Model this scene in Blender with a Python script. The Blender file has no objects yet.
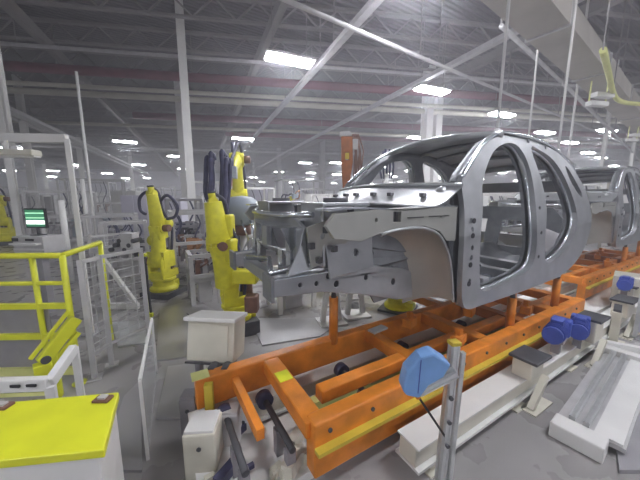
import bpy, bmesh, math, random
from mathutils import Vector, Matrix
from mathutils.geometry import tessellate_polygon
random.seed(7)
R = math.radians
scene = bpy.context.scene
C = scene.collection

# ------------------------------------------------------------------ camera
F, CX, CY, H = 280.0, 320.0, 240.0, 1.8
PITCH = math.atan(42 / F)
AZ = R(59.5)
FW = Vector((math.cos(AZ) * math.cos(PITCH), math.sin(AZ) * math.cos(PITCH), -math.sin(PITCH)))
RT = Vector((math.sin(AZ), -math.cos(AZ), 0))
UP = RT.cross(FW)
O = Vector((0, 0, H))
cam = bpy.data.cameras.new('camera'); cam.lens = 36 * F / 640; cam.sensor_width = 36; cam.clip_end = 400; cam.clip_start = .05
co = bpy.data.objects.new('camera', cam); C.objects.link(co)
co.location = O
co.matrix_world = Matrix(((RT.x, UP.x, -FW.x, 0), (RT.y, UP.y, -FW.y, 0), (RT.z, UP.z, -FW.z, H), (0, 0, 0, 1)))
scene.camera = co

def W(px, py, d):                       # the place seen at a pixel, d metres ahead
    return O + (FW + RT * ((px - CX) / F) + UP * ((CY - py) / F)) * d
def GP(px, d, z=0.0):                   # the place at height z seen in column px, d metres ahead
    t = (z - H) / d; py = CY - (t - FW.z) / UP.z * F
    return W(px, py, d)
def AZH(px, py, h):                     # the place at height h seen at a pixel
    r = FW + RT * ((px - CX) / F) + UP * ((CY - py) / F)
    return O + r * ((h - H) / r.z)
def ZH(py, d):                          # height seen at row py, d metres ahead
    return W(CX, py, d).z
FACE = AZ - math.pi / 2                 # yaw of something that faces the camera squarely
GRID = FACE + R(23)                     # yaw of the building's columns
BV = Vector((-math.sin(GRID), math.cos(GRID), 0))
BU = Vector((math.cos(GRID), math.sin(GRID), 0))
CU = Vector((math.cos(AZ - R(81)), math.sin(AZ - R(81)), 0))      # the roof steel crosses the bays a little askew
def CP(u, v, z=0): p = CU * u + BV * v; return Vector((p.x, p.y, z))

# ------------------------------------------------------------------ materials
def mat(name, col, rough=.5, metal=0.0, emit=None, es=0, noise=0.0, nscale=8, bump=0.0, alpha=None, trans=0):
    m = bpy.data.materials.new(name); m.use_nodes = True
    nt = m.node_tree; b = nt.nodes['Principled BSDF']
    b.inputs['Base Color'].default_value = (*col, 1)
    b.inputs['Roughness'].default_value = rough
    b.inputs['Metallic'].default_value = metal
    if emit: b.inputs['Emission Color'].default_value = (*emit, 1); b.inputs['Emission Strength'].default_value = es
    if alpha is not None: b.inputs['Alpha'].default_value = alpha
    if trans: b.inputs['Transmission Weight'].default_value = trans
    if noise or bump:
        tc = nt.nodes.new('ShaderNodeTexCoord'); n = nt.nodes.new('ShaderNodeTexNoise')
        n.inputs['Scale'].default_value = nscale; n.inputs['Detail'].default_value = 5
        nt.links.new(tc.outputs['Object'], n.inputs['Vector'])
        if noise:
            r = nt.nodes.new('ShaderNodeValToRGB')
            r.color_ramp.elements[0].position = .3; r.color_ramp.elements[1].position = .7
            r.color_ramp.elements[0].color = (*[c * (1 - noise) for c in col], 1)
            r.color_ramp.elements[1].color = (*[min(1, c * (1 + noise * .5)) for c in col], 1)
            nt.links.new(n.outputs['Fac'], r.inputs['Fac']); nt.links.new(r.outputs['Color'], b.inputs['Base Color'])
        if bump:
            bp = nt.nodes.new('ShaderNodeBump'); bp.inputs['Strength'].default_value = bump; bp.inputs['Distance'].default_value = .02
            nt.links.new(n.outputs['Fac'], bp.inputs['Height']); nt.links.new(bp.outputs['Normal'], b.inputs['Normal'])
    return m
M = dict(
    steel=mat('galvanised_steel', (.42, .43, .45), .38, .75, noise=.16, nscale=5, bump=.05),
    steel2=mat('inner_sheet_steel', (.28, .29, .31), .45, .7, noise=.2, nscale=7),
    apron=mat('coated_sheet_steel', (.41, .41, .385), .45, .45, noise=.12, nscale=4),
    shiny=mat('bright_sheet_steel', (.64, .67, .71), .22, .9, noise=.1, nscale=9),
    orange=mat('orange_paint', (.72, .235, .025), .38, noise=.3, nscale=6),
    rust=mat('worn_orange_paint', (.40, .12, .02), .5, noise=.3, nscale=6),
    yellow=mat('safety_yellow', (.74, .76, .03), .42, noise=.12, nscale=5),
    yellow2=mat('ochre_yellow', (.62, .47, .05), .5, noise=.15, nscale=6),
    palyel=mat('pale_yellow', (.72, .73, .28), .5, noise=.1, nscale=6),
    robot=mat('robot_yellow', (.76, .71, .03), .4, noise=.12, nscale=10),
    beige=mat('beige_enamel', (.66, .63, .54), .5, noise=.1, nscale=5),
    white=mat('white_paint', (.74, .73, .72), .5, noise=.06, nscale=4),
    lgrey=mat('light_grey_paint', (.52, .51, .52), .5, noise=.12, nscale=5),
    mgrey=mat('mid_grey_paint', (.30, .29, .31), .55, noise=.15, nscale=5),
    dgrey=mat('dark_grey_metal', (.09, .09, .10), .5, .3, noise=.2, nscale=9),
    black=mat('black_rubber', (.02, .02, .025), .55),
    hose=mat('blue_black_hose', (.05, .05, .11), .5, noise=.4, nscale=14),
    brown=mat('brown_casting', (.20, .10, .07), .55, noise=.3, nscale=12),
    blue=mat('motor_blue', (.05, .09, .42), .4, noise=.2, nscale=9),
    lblue=mat('light_blue_plastic', (.20, .38, .72), .42, noise=.1, nscale=9),
    alu=mat('aluminium_profile', (.68, .69, .70), .35, .7, noise=.1, nscale=12),
    plate=mat('polished_plate', (.46, .45, .46), .3, .4, noise=.15, nscale=2),
    dome=mat('grey_blue_shell', (.36, .41, .47), .45),
    red=mat('red_pipe', (.20, .05, .08), .55, noise=.2, nscale=2),
    truss=mat('truss_paint', (.27, .255, .255), .6, noise=.1, nscale=2),
    duct=mat('duct_sheet', (.42, .39, .35), .5, .2, noise=.1, nscale=2),
    cream=mat('cream_pipe', (.62, .60, .52), .5, noise=.08, nscale=2),
    lilac=mat('pale_lilac_panel', (.60, .58, .68), .55, noise=.08, nscale=1),
    lamp=mat('lamp_diffuser', (1, 1, 1), .5, emit=(.93, .94, 1), es=60),
    redlight=mat('signal_red', (.5, .05, .03), .4),
    copper=mat('copper_shank', (.55, .28, .14), .4, .6),
)
def screen_mat():
    m = bpy.data.materials.new('screen_image'); m.use_nodes = True; nt = m.node_tree; b = nt.nodes['Principled BSDF']
    b.inputs['Roughness'].default_value = .25
    tc = nt.nodes.new('ShaderNodeTexCoord'); s = nt.nodes.new('ShaderNodeSeparateXYZ'); r = nt.nodes.new('ShaderNodeValToRGB')
    nt.links.new(tc.outputs['Generated'], s.inputs[0]); nt.links.new(s.outputs['Z'], r.inputs['Fac'])
    r.color_ramp.interpolation = 'CONSTANT'
    e = r.color_ramp.elements; e[0].position = 0; e[0].color = (.02, .09, .05, 1); e[1].position = .14; e[1].color = (.75, .9, .8, 1)
    for p, c in ((.38, (.03, .14, .08, 1)), (.5, (.25, .5, .3, 1)), (.56, (.03, .13, .07, 1)), (.78, (.3, .6, .38, 1)), (.84, (.02, .10, .05, 1))):
        k = e.new(p); k.color = c
    nt.links.new(r.outputs['Color'], b.inputs['Base Color']); nt.links.new(r.outputs['Color'], b.inputs['Emission Color'])
    b.inputs['Emission Strength'].default_value = 1.1
    return m
M['screen'] = screen_mat()
def floor_mat():
    m = mat('sealed_concrete', (.34, .325, .325), .28, noise=.2, nscale=.8)
    nt = m.node_tree; b = nt.nodes['Principled BSDF']
    n = nt.nodes.new('ShaderNodeTexNoise'); n.inputs['Scale'].default_value = 3; n.inputs['Detail'].default_value = 8
    tc = nt.nodes.new('ShaderNodeTexCoord'); nt.links.new(tc.outputs['Object'], n.inputs['Vector'])
    mr = nt.nodes.new('ShaderNodeMapRange'); mr.inputs['To Min'].default_value = .16; mr.inputs['To Max'].default_value = .42
    nt.links.new(n.outputs['Fac'], mr.inputs['Value']); nt.links.new(mr.outputs['Result'], b.inputs['Roughness'])
    return m
M['floor'] = floor_mat()
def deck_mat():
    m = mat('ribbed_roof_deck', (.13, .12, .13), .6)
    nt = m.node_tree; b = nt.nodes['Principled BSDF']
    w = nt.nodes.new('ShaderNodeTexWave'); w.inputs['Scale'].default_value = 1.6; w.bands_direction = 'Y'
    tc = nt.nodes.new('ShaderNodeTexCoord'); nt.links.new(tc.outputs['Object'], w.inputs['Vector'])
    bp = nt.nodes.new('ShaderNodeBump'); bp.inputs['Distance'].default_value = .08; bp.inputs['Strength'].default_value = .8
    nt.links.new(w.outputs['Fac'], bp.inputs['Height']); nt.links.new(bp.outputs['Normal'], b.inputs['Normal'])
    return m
M['deck'] = deck_mat()
def mesh_mat(name, col, scale):         # woven wire: real gaps between the wires
    m = bpy.data.materials.new(name); m.use_nodes = True; nt = m.node_tree; b = nt.nodes['Principled BSDF']
    b.inputs['Base Color'].default_value = (*col, 1); b.inputs['Roughness'].default_value = .4
    return m
M['wire'] = mesh_mat('wire', (.55, .55, .56), 1)
g = mat('clear_guard_sheet', (.75, .8, .85), .08, alpha=.22)
M['guard'] = g

# ------------------------------------------------------------------ mesh builder
def basis(d):
    d = d.normalized(); a = Vector((0, 0, 1)) if abs(d.z) < .95 else Vector((1, 0, 0))
    u = d.cross(a).normalized(); return u, u.cross(d).normalized()
SPLIT = {'end_block', 'frame_bar', 'cross_bar', 'bed_fitting', 'bed_valve', 'cowl_bracket', 'clamp_block', 'support_bracket', 'bearing_post', 'hinge_hole', 'rail_hole', 'bolt', 'flange_bolt',
         'floor_bracket', 'pressed_rib', 'panel_slot', 'slot', 'leg', 'hanger_rod', 'roller_tip', 'feed_tube', 'hose', 'cable', 'infill_sheet', 'post', 'duct_seam',
         'axis_motor', 'bright_gusset', 'front_tube', 'hinge', 'upright', 'tool_hose', 'headlamp_bracket', 'cable_dress', 'hose_dress', 'keypad', 'tray', 'tool_valve', 'hose_loop', 'door_opening_flange', 'cable_channel', 'low_rail'}
class MB:
    def __init__(s): s.v = []; s.f = []; s.sm = []
    def add(s, vs, fs, smooth=False):
        b = len(s.v); s.v += [Vector(v) for v in vs]; s.f += [tuple(b + i for i in f) for f in fs]; s.sm += [smooth] * len(fs); return s
    def box(s, c, d, rz=0, T=None):
        x, y, z = [k / 2 for k in d]; c = Vector(c); cr, sr = math.cos(rz), math.sin(rz); vs = []
        for k in (-1, 1):
            for i, j in ((-1, -1), (1, -1), (1, 1), (-1, 1)):
                p = Vector((i * x, j * y, k * z))
                p = T @ p if T else Vector((p.x * cr - p.y * sr, p.x * sr + p.y * cr, p.z))
                vs.append(c + p)
        return s.add(vs, [(0, 3, 2, 1), (4, 5, 6, 7), (0, 1, 5, 4), (1, 2, 6, 5), (2, 3, 7, 6), (3, 0, 4, 7)])
    def bb(s, x0, x1, y0, y1, z0, z1): return s.box(((x0 + x1) / 2, (y0 + y1) / 2, (z0 + z1) / 2), (x1 - x0, y1 - y0, z1 - z0))
    def bar(s, p, q, w, h=None):        # rectangular bar, h is its upright side
        p, q = Vector(p), Vector(q); h = h or w; u, v = basis(q - p); u = u * w / 2; v = v * h / 2
        vs = [a + i * u + j * v for a in (p, q) for i, j in ((-1, -1), (1, -1), (1, 1), (-1, 1))]
        return s.add(vs, [(0, 1, 2, 3), (7, 6, 5, 4), (0, 4, 5, 1), (1, 5, 6, 2), (2, 6, 7, 3), (3, 7, 4, 0)])
    def tube(s, pts, r, n=8, caps=True):
        pts = [Vector(p) for p in pts]; N = len(pts); rr = r if isinstance(r, (list, tuple)) else [r] * N; vs = []; fs = []
        u = None
        for i, p in enumerate(pts):
            d = (pts[min(i + 1, N - 1)] - pts[max(i - 1, 0)])
            if d.length < 1e-6: d = Vector((0, 0, 1))
            d.normalize()
            if u is None: u, w = basis(d)
            else:
                u = (u - d * u.dot(d))
                if u.length < 1e-4: u, _ = basis(d)
                u.normalize()
            w = d.cross(u)
            for k in range(n):
                a = 2 * math.pi * k / n; vs.append(p + (u * math.cos(a) + w * math.sin(a)) * rr[i])
        for i in range(N - 1):
            for k in range(n):
                fs.append((i * n + k, i * n + (k + 1) % n, (i + 1) * n + (k + 1) % n, (i + 1) * n + k))
        s.add(vs, fs, True)
        if caps: s.add([], []); b = len(s.v) - len(vs); s.f += [tuple(b + k for k in reversed(range(n))), tuple(b + (N - 1) * n + k for k in range(n))]; s.sm += [False, False]
        return s
    def cyl(s, p, q, r, n=14, r2=None): return s.tube([p, q], [r, r if r2 is None else r2], n)
    def lathe(s, c, prof, n=20, axis=(0, 0, 1)):
        a = Vector(axis).normalized(); u, w = basis(a); c = Vector(c); vs = []; fs = []
        for r, z in prof:
            for k in range(n):
                t = 2 * math.pi * k / n; vs.append(c + a * z + (u * math.cos(t) + w * math.sin(t)) * max(r, .0005))
        for i in range(len(prof) - 1):
            for k in range(n): fs.append((i * n + k, i * n + (k + 1) % n, (i + 1) * n + (k + 1) % n, (i + 1) * n + k))
        return s.add(vs, fs, True)
    def ball(s, c, r, sc=(1, 1, 1), n=14):
        c = Vector(c); vs = []; fs = []; m = n // 2
        for i in range(m + 1):
            t = math.pi * i / m
            for k in range(n):
                a = 2 * math.pi * k / n
                vs.append(c + Vector((math.sin(t) * math.cos(a) * sc[0], math.sin(t) * math.sin(a) * sc[1], math.cos(t) * sc[2])) * r)
        for i in range(m):
            for k in range(n): fs.append((i * n + k, (i + 1) * n + k, (i + 1) * n + (k + 1) % n, i * n + (k + 1) % n))
        return s.add(vs, fs, True)
    def plate(s, outer, holes, fn, t, axis=1):   # a sheet with holes; fn(a, b) -> its place; t = vector of its thickness
        loops = [outer] + list(holes); flat = [p for l in loops for p in l]
        tr = tessellate_polygon([[Vector((p[0], p[1], 0)) for p in l] for l in loops])
        A = [Vector(fn(*p)) for p in flat]; t = Vector(t); n = len(A)
        fs = [tuple(x) for x in tr] + [tuple(i + n for i in reversed(x)) for x in tr]
        k = 0
        for l in loops:
            for i in range(len(l)):
                a, b = k + i, k + (i + 1) % len(l); fs.append((a, b, b + n, a + n))
            k += len(l)
        return s.add(A + [v + t for v in A], fs)
    def grid(s, fn, nu, nv, t=None, smooth=True):
        A = [Vector(fn(i / nu, j / nv)) for i in range(nu + 1) for j in range(nv + 1)]; m = nv + 1
        q = [(i * m + j, (i + 1) * m + j, (i + 1) * m + j + 1, i * m + j + 1) for i in range(nu) for j in range(nv)]
        s.add(A, q, smooth)
        if t is not None:
            t = Vector(t); s.add([a + t for a in A], [tuple(reversed(f)) for f in q], smooth)
            edge = [i * m for i in range(nu + 1)] + [nu * m + j for j in range(1, m)] + [i * m + nv for i in range(nu - 1, -1, -1)] + [j for j in range(nv - 1, 0, -1)]
            E = [A[i] for i in edge]; s.add(E + [e + t for e in E], [(i, (i + 1) % len(E), (i + 1) % len(E) + len(E), i + len(E)) for i in range(len(E))])
        return s
    def pieces(s):
        root = list(range(len(s.v)))
        def find(i):
            while root[i] != i: root[i] = root[root[i]]; i = root[i]
            return i
        for f in s.f:
            a = find(f[0])
            for i in f[1:]: root[find(i)] = a
        grp = {}
        for k, f in enumerate(s.f): grp.setdefault(find(f[0]), []).append(k)
        out = []
        for ks in grp.values():
            ids = sorted({i for k in ks for i in s.f[k]}); mp = {i: j for j, i in enumerate(ids)}
            q = MB(); q.v = [s.v[i] for i in ids]; q.f = [tuple(mp[i] for i in s.f[k]) for k in ks]; q.sm = [s.sm[k] for k in ks]; out.append(q)
        return out
    def build(s, name, m, parent=None, bevel=0, recalc=True):
        if parent is not None and name in SPLIT:
            ps = s.pieces()
            if len(ps) > 1:
                for q in ps[1:]: q.build(name, m, parent, bevel, recalc)
                s = ps[0]
        me = bpy.data.meshes.new(name); me.from_pydata([tuple(v) for v in s.v], [], s.f)
        for i, p in enumerate(me.polygons): p.use_smooth = s.sm[i]
        if recalc:
            b = bmesh.new(); b.from_mesh(me); bmesh.ops.recalc_face_normals(b, faces=b.faces); b.to_mesh(me); b.free()
        me.materials.append(M[m] if isinstance(m, str) else m)
        o = bpy.data.objects.new(name, me); C.objects.link(o)
        if parent is not None: o.parent = parent
        if bevel:
            bv = o.modifiers.new('bevel', 'BEVEL'); bv.width = bevel; bv.segments = 2; bv.limit_method = 'ANGLE'; bv.angle_limit = R(40)
        return o
def smooth(pts, k=4, closed=True):
    n = len(pts); out = []
    P = lambda i: pts[i % n] if closed else pts[max(0, min(n - 1, i))]
    for i in range(n if closed else n - 1):
        a, b, c, d = P(i - 1), P(i), P(i + 1), P(i + 2)
        for j in range(k):
            t = j / k
            out.append(tuple(.5 * (2 * b[q] + (c[q] - a[q]) * t + (2 * a[q] - 5 * b[q] + 4 * c[q] - d[q]) * t * t + (3 * b[q] - a[q] - 3 * c[q] + d[q]) * t ** 3) for q in range(len(b))))
    if not closed: out.append(tuple(pts[-1]))
    return out
def tag(o, label, cat, group=None, kind=None):
    if label: o['label'] = label
    if cat: o['category'] = cat
    if group: o['group'] = group
    if kind: o['kind'] = kind
    return o
def thing(name, label, cat, loc=(0, 0, 0), rz=0, group=None, sc=1):
    o = bpy.data.objects.new(name, None); C.objects.link(o); o.location = loc; o.rotation_euler = (0, 0, rz); o.scale = (sc, sc, sc); o.empty_display_size = .1
    return tag(o, label, cat, group)
def kids(o): return [c for c in bpy.data.objects if c.parent == o]
def dup(o, loc=None, rz=None, label=None, group=None, parent=None, sc=None):
    c = o.copy(); C.objects.link(c)
    if parent is not None: c.parent = parent
    if loc is not None: c.location = loc
    if rz is not None: c.rotation_euler = (0, 0, rz)
    if sc is not None: c.scale = (sc, sc, sc)
    if label: c['label'] = label
    if group: c['group'] = group
    for k in kids(o): dup(k, parent=c)
    return c
def struct(name, mb, m, parent=None):
    o = mb.build(name, m, parent); o['kind'] = 'structure'; return o
def BP(u, v, z=0): p = BU * u + BV * v; return Vector((p.x, p.y, z))
def toB(p): return p.x * BU.x + p.y * BU.y, p.x * BV.x + p.y * BV.y

# ================================================================== SETTING
struct('floor', MB().box((20, 30, -.1), (180, 160, .2)), 'floor')
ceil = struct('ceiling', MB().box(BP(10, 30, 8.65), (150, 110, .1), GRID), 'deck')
struct('wall_back', MB().box(BP(10, 84, 4.3), (150, .4, 8.6), GRID), 'lilac')
struct('wall_left', MB().box(BP(-64.8, 30, 4.3), (.4, 110, 8.6), GRID), 'lilac')
struct('wall_right', MB().box(BP(84.8, 30, 4.3), (.4, 110, 8.6), GRID), 'lilac')
struct('wall_front', MB().box(BP(10, -24.8, 4.3), (150, .4, 8.6), GRID), 'lilac')
# roof steel: joists run across, girders run away from the camera
def kjoist(v, u0=-40, u1=60):
    m = MB(); m.bar(CP(u0, v, 8.45), CP(u1, v, 8.45), .16, .1); m.bar(CP(u0, v, 7.75), CP(u1, v, 7.75), .12, .08)
    n = int((u1 - u0) / 1.4)
    for i in range(n):
        a = u0 + (u1 - u0) * i / n; b = u0 + (u1 - u0) * (i + 1) / n; c = (a + b) / 2
        m.bar(CP(a, v, 8.42), CP(c, v, 7.78), .05); m.bar(CP(c, v, 7.78), CP(b, v, 8.42), .05)
    return m
for i in range(22):
    kjoist(4 + i * 2.4 if i < 14 else 37.6 + (i - 13) * 4.2).build('roof_joist', 'truss', ceil)
for u in (-33, -22, -11.2, -4.8, 2.5, 11, 19.5, 28, 37, 47):
    MB().bar(BP(u, -5, 7.35), BP(u, 82, 7.35), .22, .34).build('girder', 'truss', ceil)
# ducts, pipes along the roof
def run(name, label, cat, pts, r, m, group=None, box=None):
    mb = MB()
    if box:
        for a, b in zip(pts, pts[1:]): mb.bar(a, b, box[0], box[1])
        # hanger straps tie the run to the deck above
    else: mb.tube(pts, r, 10)
    L = (pts[-1] - pts[0]).length; n = max(2, int(L / 5))
    o = mb.build(name, m); 
    hb = MB()
    for i in range(n + 1):
        p = pts[0].lerp(pts[-1], i / n); hb.bar((p.x, p.y, p.z), (p.x, p.y, 8.6), .03)
    hb.build('hanger_rod', 'truss', o)
    return tag(o, label, cat, group)
def across(py, px0, px1, z, slope=.0):
    a = AZH(200, py, z)
    return [a + CU * (px0 - 0), a + CU * px1]
run('sprinkler_main', 'broad dull red pipe crossing the whole roof, nearest of the red pipes', 'pipe', across(78, -26, 46, 6.9), .18, 'red')
run('sprinkler_pipe', 'dark red pipe crossing the roof behind the cream conduits', 'pipe', across(118, -4, 46, 7.0), .2, 'red')
run('sprinkler_pipe', 'far dark red pipe crossing the roof above the distant lamps', 'pipe', across(133, 2, 60, 7.0), .17, 'red')
run('conduit', 'upper cream conduit of the pair crossing the roof', 'pipe', across(93, -26, 50, 6.6), .09, 'cream')
run('conduit', 'lower thicker cream conduit of the pair crossing the roof', 'pipe', across(100, -26, 50, 6.45), .13, 'cream')
run('conduit', 'slim grey conduit crossing the roof ahead of the red pipe', 'pipe', across(58, -26, 50, 6.8), .06, 'lgrey')
run('conduit', 'long pale conduit crossing the roof just above the far lamps', 'pipe', across(128, -30, 60, 6.5), .10, 'cream')
run('conduit', 'distant pale conduit crossing the roof over the back bays', 'pipe', across(150, -40, 60, 6.4), .12, 'lgrey')
def away(px, py, z, v0, v1):
    u, v = toB(AZH(px, py, z)); return [BP(u, v0, z), BP(u, v1, z)]
run('cable_tray', 'grey cable tray running away overhead above the left guard rail', 'cable tray', away(85, 145, 6.19, 5, 60), 0, 'lgrey', box=(.5, .18))
run('cable_tray', 'grey cable tray running away overhead right of the white column', 'cable tray', away(290, 97, 6.2, 3, 60), 0, 'lgrey', box=(.2, .14))
run('cable_tray', 'grey cable tray running away overhead above the car windscreen', 'cable tray', away(370, 108, 6.2, 3, 60), 0, 'lgrey', box=(.2, .14))
run('cable_tray', 'grey cable tray running away overhead at the far left edge', 'cable tray', away(30, 125, 6.2, 3, 60), 0, 'lgrey', box=(.3, .14))
# big beige duct at upper right
a, b = W(560, 30, 5.2), W(648, 150, 9.0)
a.z = 4.9; b = AZH(640, 122, 4.9); a = AZH(566, 40, 4.9)
dm = MB(); d_ = (b - a); a = a - d_ * 1.6; b = b + d_ * 1.0
dm.bar(a, b, .62, .38)
du = dm.build('air_duct', 'duct'); tag(du, 'broad beige rectangular air duct slanting down the upper right', 'duct')
hb = MB()
for t in (.05, .35, .65, .95):
    p = a.lerp(b, t)
    for s in (-.33, .33): q = p + d_.normalized().cross(Vector((0, 0, 1))) * s; hb.bar((q.x, q.y, p.z - .2), (q.x, q.y, 8.6), .03)
hb.build('hanger_rod', 'truss', du)
sm_ = MB()
for i in range(1, 12):
    p = a.lerp(b, i / 12); sm_.bar(p - d_.normalized() * .02, p + d_.normalized() * .02, .68, .44)
sm_.build('duct_seam', 'lgrey', du)
# diagonal grey braces and slim rods overhead on the right
for (x0, y0, x1, y1, z, lab) in ((540, 62, 600, 118, 5.5, 'slim pale pipe slanting overhead beside the beige duct'),
                            (470, 78, 640, 150, 5.7, 'pale pipe slanting over the car roof towards the right wall'),
                            (600, 120, 640, 160, 5.2, 'short pale pipe slanting overhead past the boxed fixtures')):
    p, q = AZH(x0, y0, z), AZH(x1, y1, z); run('overhead_pipe', lab, 'pipe', [p - (q - p) * .3, q + (q - p) * .5], .05, 'lgrey')
# yellow crane rail with its bend
ya = [AZH(603, 50, 4.4), AZH(609, 75, 4.4), AZH(613, 92, 4.4), AZH(620, 101, 4.4), AZH(640, 104, 4.4), AZH(700, 106, 4.4)]
m = MB().tube([p for p in smooth([tuple(p) for p in ya], 4, False)], .055, 8)
yo = m.build('yellow_air_pipe', 'palyel'); tag(yo, 'bent yellow air pipe overhead at the upper right edge', 'pipe')
hb = MB()
for p in (ya[0], ya[2], ya[4]): hb.bar(tuple(p), (p.x, p.y, 8.6), .02)
hb.build('hanger_rod', 'truss', yo)
for (px, py, w, lab) in ((597, 104, .55, 'twin cream box fixtures hanging under the beige duct'), (632, 140, .5, 'smaller twin cream box fixtures at the right edge under the duct')):
    p = AZH(px, py, 4.15); t = thing('box_fixture', lab, 'light fixture', p, FACE + .2)
    for k, (dy, dz) in enumerate(((0, .0), (-.1, .17))): MB().box((0, dy, dz), (w, .16, .11)).build('fixture_box', 'white', t, .01)
    MB().bar((-w * .48, 0, .05), (-w * .48, 0, .52), .025).bar((w * .48, 0, .05), (w * .48, 0, .52), .025).build('hanger_rod', 'palyel', t)

# lamps
lamp = thing('high_bay_lamp', '', 'lamp', (0, 0, 0), GRID)
MB().box((0, 0, .07), (1.56, .58, .06)).build('lamp_housing', 'lgrey', lamp, .015)
MB().box((0, 0, .01), (1.42, .44, .06)).build('diffuser', 'lamp', lamp)
m = MB(); m.bar((-.55, 0, .13), (-.55, 0, 2.6), .02); m.bar((.55, 0, .13), (.55, 0, 2.6), .02); m.build('hanger_rod', 'truss', lamp)
LP = [(290, 61, 'big bright lamp overhead, nearest of the row leading to the tall robot cables'), (125, 142, 'bright lamp over the yellow guard rail, nearest of its row'), (139, 165, 'second lamp of the row above the left small robot'),
      (147, 178, 'third lamp of the row above the left small robot'), (243, 139, 'bright lamp between the white column and the tall robot cables'), (230, 161, 'lamp just right of the tall robot cables'),
      (53, 171, 'lone lamp at left beyond the white gantry'), (305, 163, 'left lamp of the pair left of the orange tool'), (336, 163, 'lamp right beside the orange tool'), (279, 172, 'small far lamp above the front of the car'),
      (311, 173, 'small far lamp below the pair near the orange tool'), (432, 91, 'big bright lamp above the car roof front'), (502, 115, 'bright lamp beside the hanging steel rod over the roof'),
      (545, 133, 'bright lamp above the rear half of the car roof'), (570, 143, 'lamp just above the rear corner of the car roof'), (588, 153, 'lamp above the second car, left one'), (601, 158, 'lamp above the second car, middle one'),
      (614, 166, 'lamp above the second car, right one'), (418, 138, 'small lamp by the double column behind the windscreen header'), (389, 174, 'small lamp seen through the windscreen opening, left one'), (410, 171, 'small lamp seen through the windscreen opening, middle one'),
      (509, 170, 'small lamp seen through the front door opening'), (549, 164, 'small lamp seen through the rear door opening'), (441, 177, 'small lamp seen through the windscreen opening beside the near pillar'), (108, 183, 'small lamp far away above the mesh fence'), (72, 181, 'small lamp far away beside the gantry post'), (262, 182, 'small far lamp behind the grey dome')]
first = True
for px, py, lab in LP:
    p = AZH(px, py, 6.0)
    if first: lamp.location = p; lamp['label'] = lab; lamp['group'] = 'high bay lamps'; first = False
    else: dup(lamp, p, GRID, lab, 'high bay lamps')
# the same lamps go on over the rest of the hall
for u in (-14, -5, 4, 13, 22):
    for v in (-16, -8, 0):
        dup(lamp, BP(u, v, 6.0), GRID, 'bright lamp overhead behind the place the camera stands', 'lamps over the near bays')
for u, v in ((4, 5.), (-13, 6), (-20, 14), (24, 10)):
    dup(lamp, BP(u, v, 6.0), GRID, 'bright lamp overhead above the top edge of the view', 'lamps over the near bays')

for i in range(11):
    for j in range(4):
        q = BP(-52 + i * 12.5, 33 + j * 13.5, 6.0)
        if all((q - o.location).length > 2.5 for o in bpy.data.objects if o.parent is None and o.name.startswith('high_bay')): dup(lamp, BP(-52 + i * 12.5, 33 + j * 13.5, 6.0), GRID, 'small far lamp in the long rows over the back bays', 'lamps over the back bays')
# columns
def column(px, d, w, m, lab, name='steel_column', top=8.6, flange=True):
    p = GP(px, d); t = thing(name, lab, 'column', (p.x, p.y, 0), GRID)
    mb = MB(); mb.box((0, 0, top / 2), (w * .3, w, top)); mb.box((0, w / 2, top / 2), (w, w * .12, top)); mb.box((0, -w / 2, top / 2), (w, w * .12, top)); mb.build('shaft', m, t)
    MB().box((0, 0, .02), (w * 1.6, w * 1.6, .04)).build('base_plate', 'mgrey', t)
    return t
column(195, 11, .27, 'white', 'tall white column between the two robots, nearest of the columns')
column(187, 17, .3, 'white', 'pale column just left of the tall white column')
column(421, 16, .42, 'white', 'left one of the double columns behind the windscreen header')
column(430, 16.5, .42, 'white', 'right one of the double columns behind the windscreen header')
column(39, 17, .28, 'white', 'white column behind the monitor, right of the left edge')
column(24, 9, .15, 'white', 'white column at the left edge below the hanging lamp')
column(322, 30, .5, 'lgrey', 'grey far column near the orange tool')
column(592, 15, .14, 'white', 'white column right behind the car roof')
column(622, 22, .2, 'white', 'white column above the second car')
column(280, 40, .5, 'lgrey', 'faint far column above the car front')
column(87, 32, .4, 'white', 'far white column beyond the mesh fence')
def rod(px, py0, py1, d, r, m, lab, name='hanging_rod'):
    p = W(px, py1, d); q = W(px, py0, d); mb = MB(); mb.tube([(p.x, p.y, p.z), (p.x, p.y, 8.6)], r, 8)
    o = mb.build(name, m); tag(o, lab, 'rod'); MB().cyl((p.x, p.y, p.z - .05), (p.x, p.y, p.z + .05), r * 1.8).build('end_fitting', 'lgrey', o); return o
rod(497, 62, 134, 2.75, .014, 'white', 'bright thin steel rod hanging down to the car roof')
rod(528, 110, 143, 6, .02, 'white', 'thin rod hanging behind the car roof')
rod(558, 92, 152, 5, .02, 'white', 'long thin rod hanging above the rear of the roof')
rod(567, 136, 168, 8, .03, 'white', 'short rod hanging by the rear corner of the car')
rod(14, 60, 150, 4.2, .025, 'white', 'slim white rod rising at the left edge above the lamp')
def pole(px, d, top, r, m, lab):
    p = GP(px, d); o = MB().cyl((p.x, p.y, 0), (p.x, p.y, top), r).build('pole', m); tag(o, lab, 'pole'); MB().cyl((p.x, p.y, 0), (p.x, p.y, .03), r * 2.2).build('base_flange', 'mgrey', o); return o
pole(100, 7.0, ZH(84, 7.), .03, 'white', 'tall slim white pole beyond the yellow guard rail')
pole(72, 6.0, ZH(200, 6.), .055, 'white', 'short white post left of the gantry post')
pole(92, 8.0, ZH(180, 8.), .05, 'white', 'white post just right of the gantry post')

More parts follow.
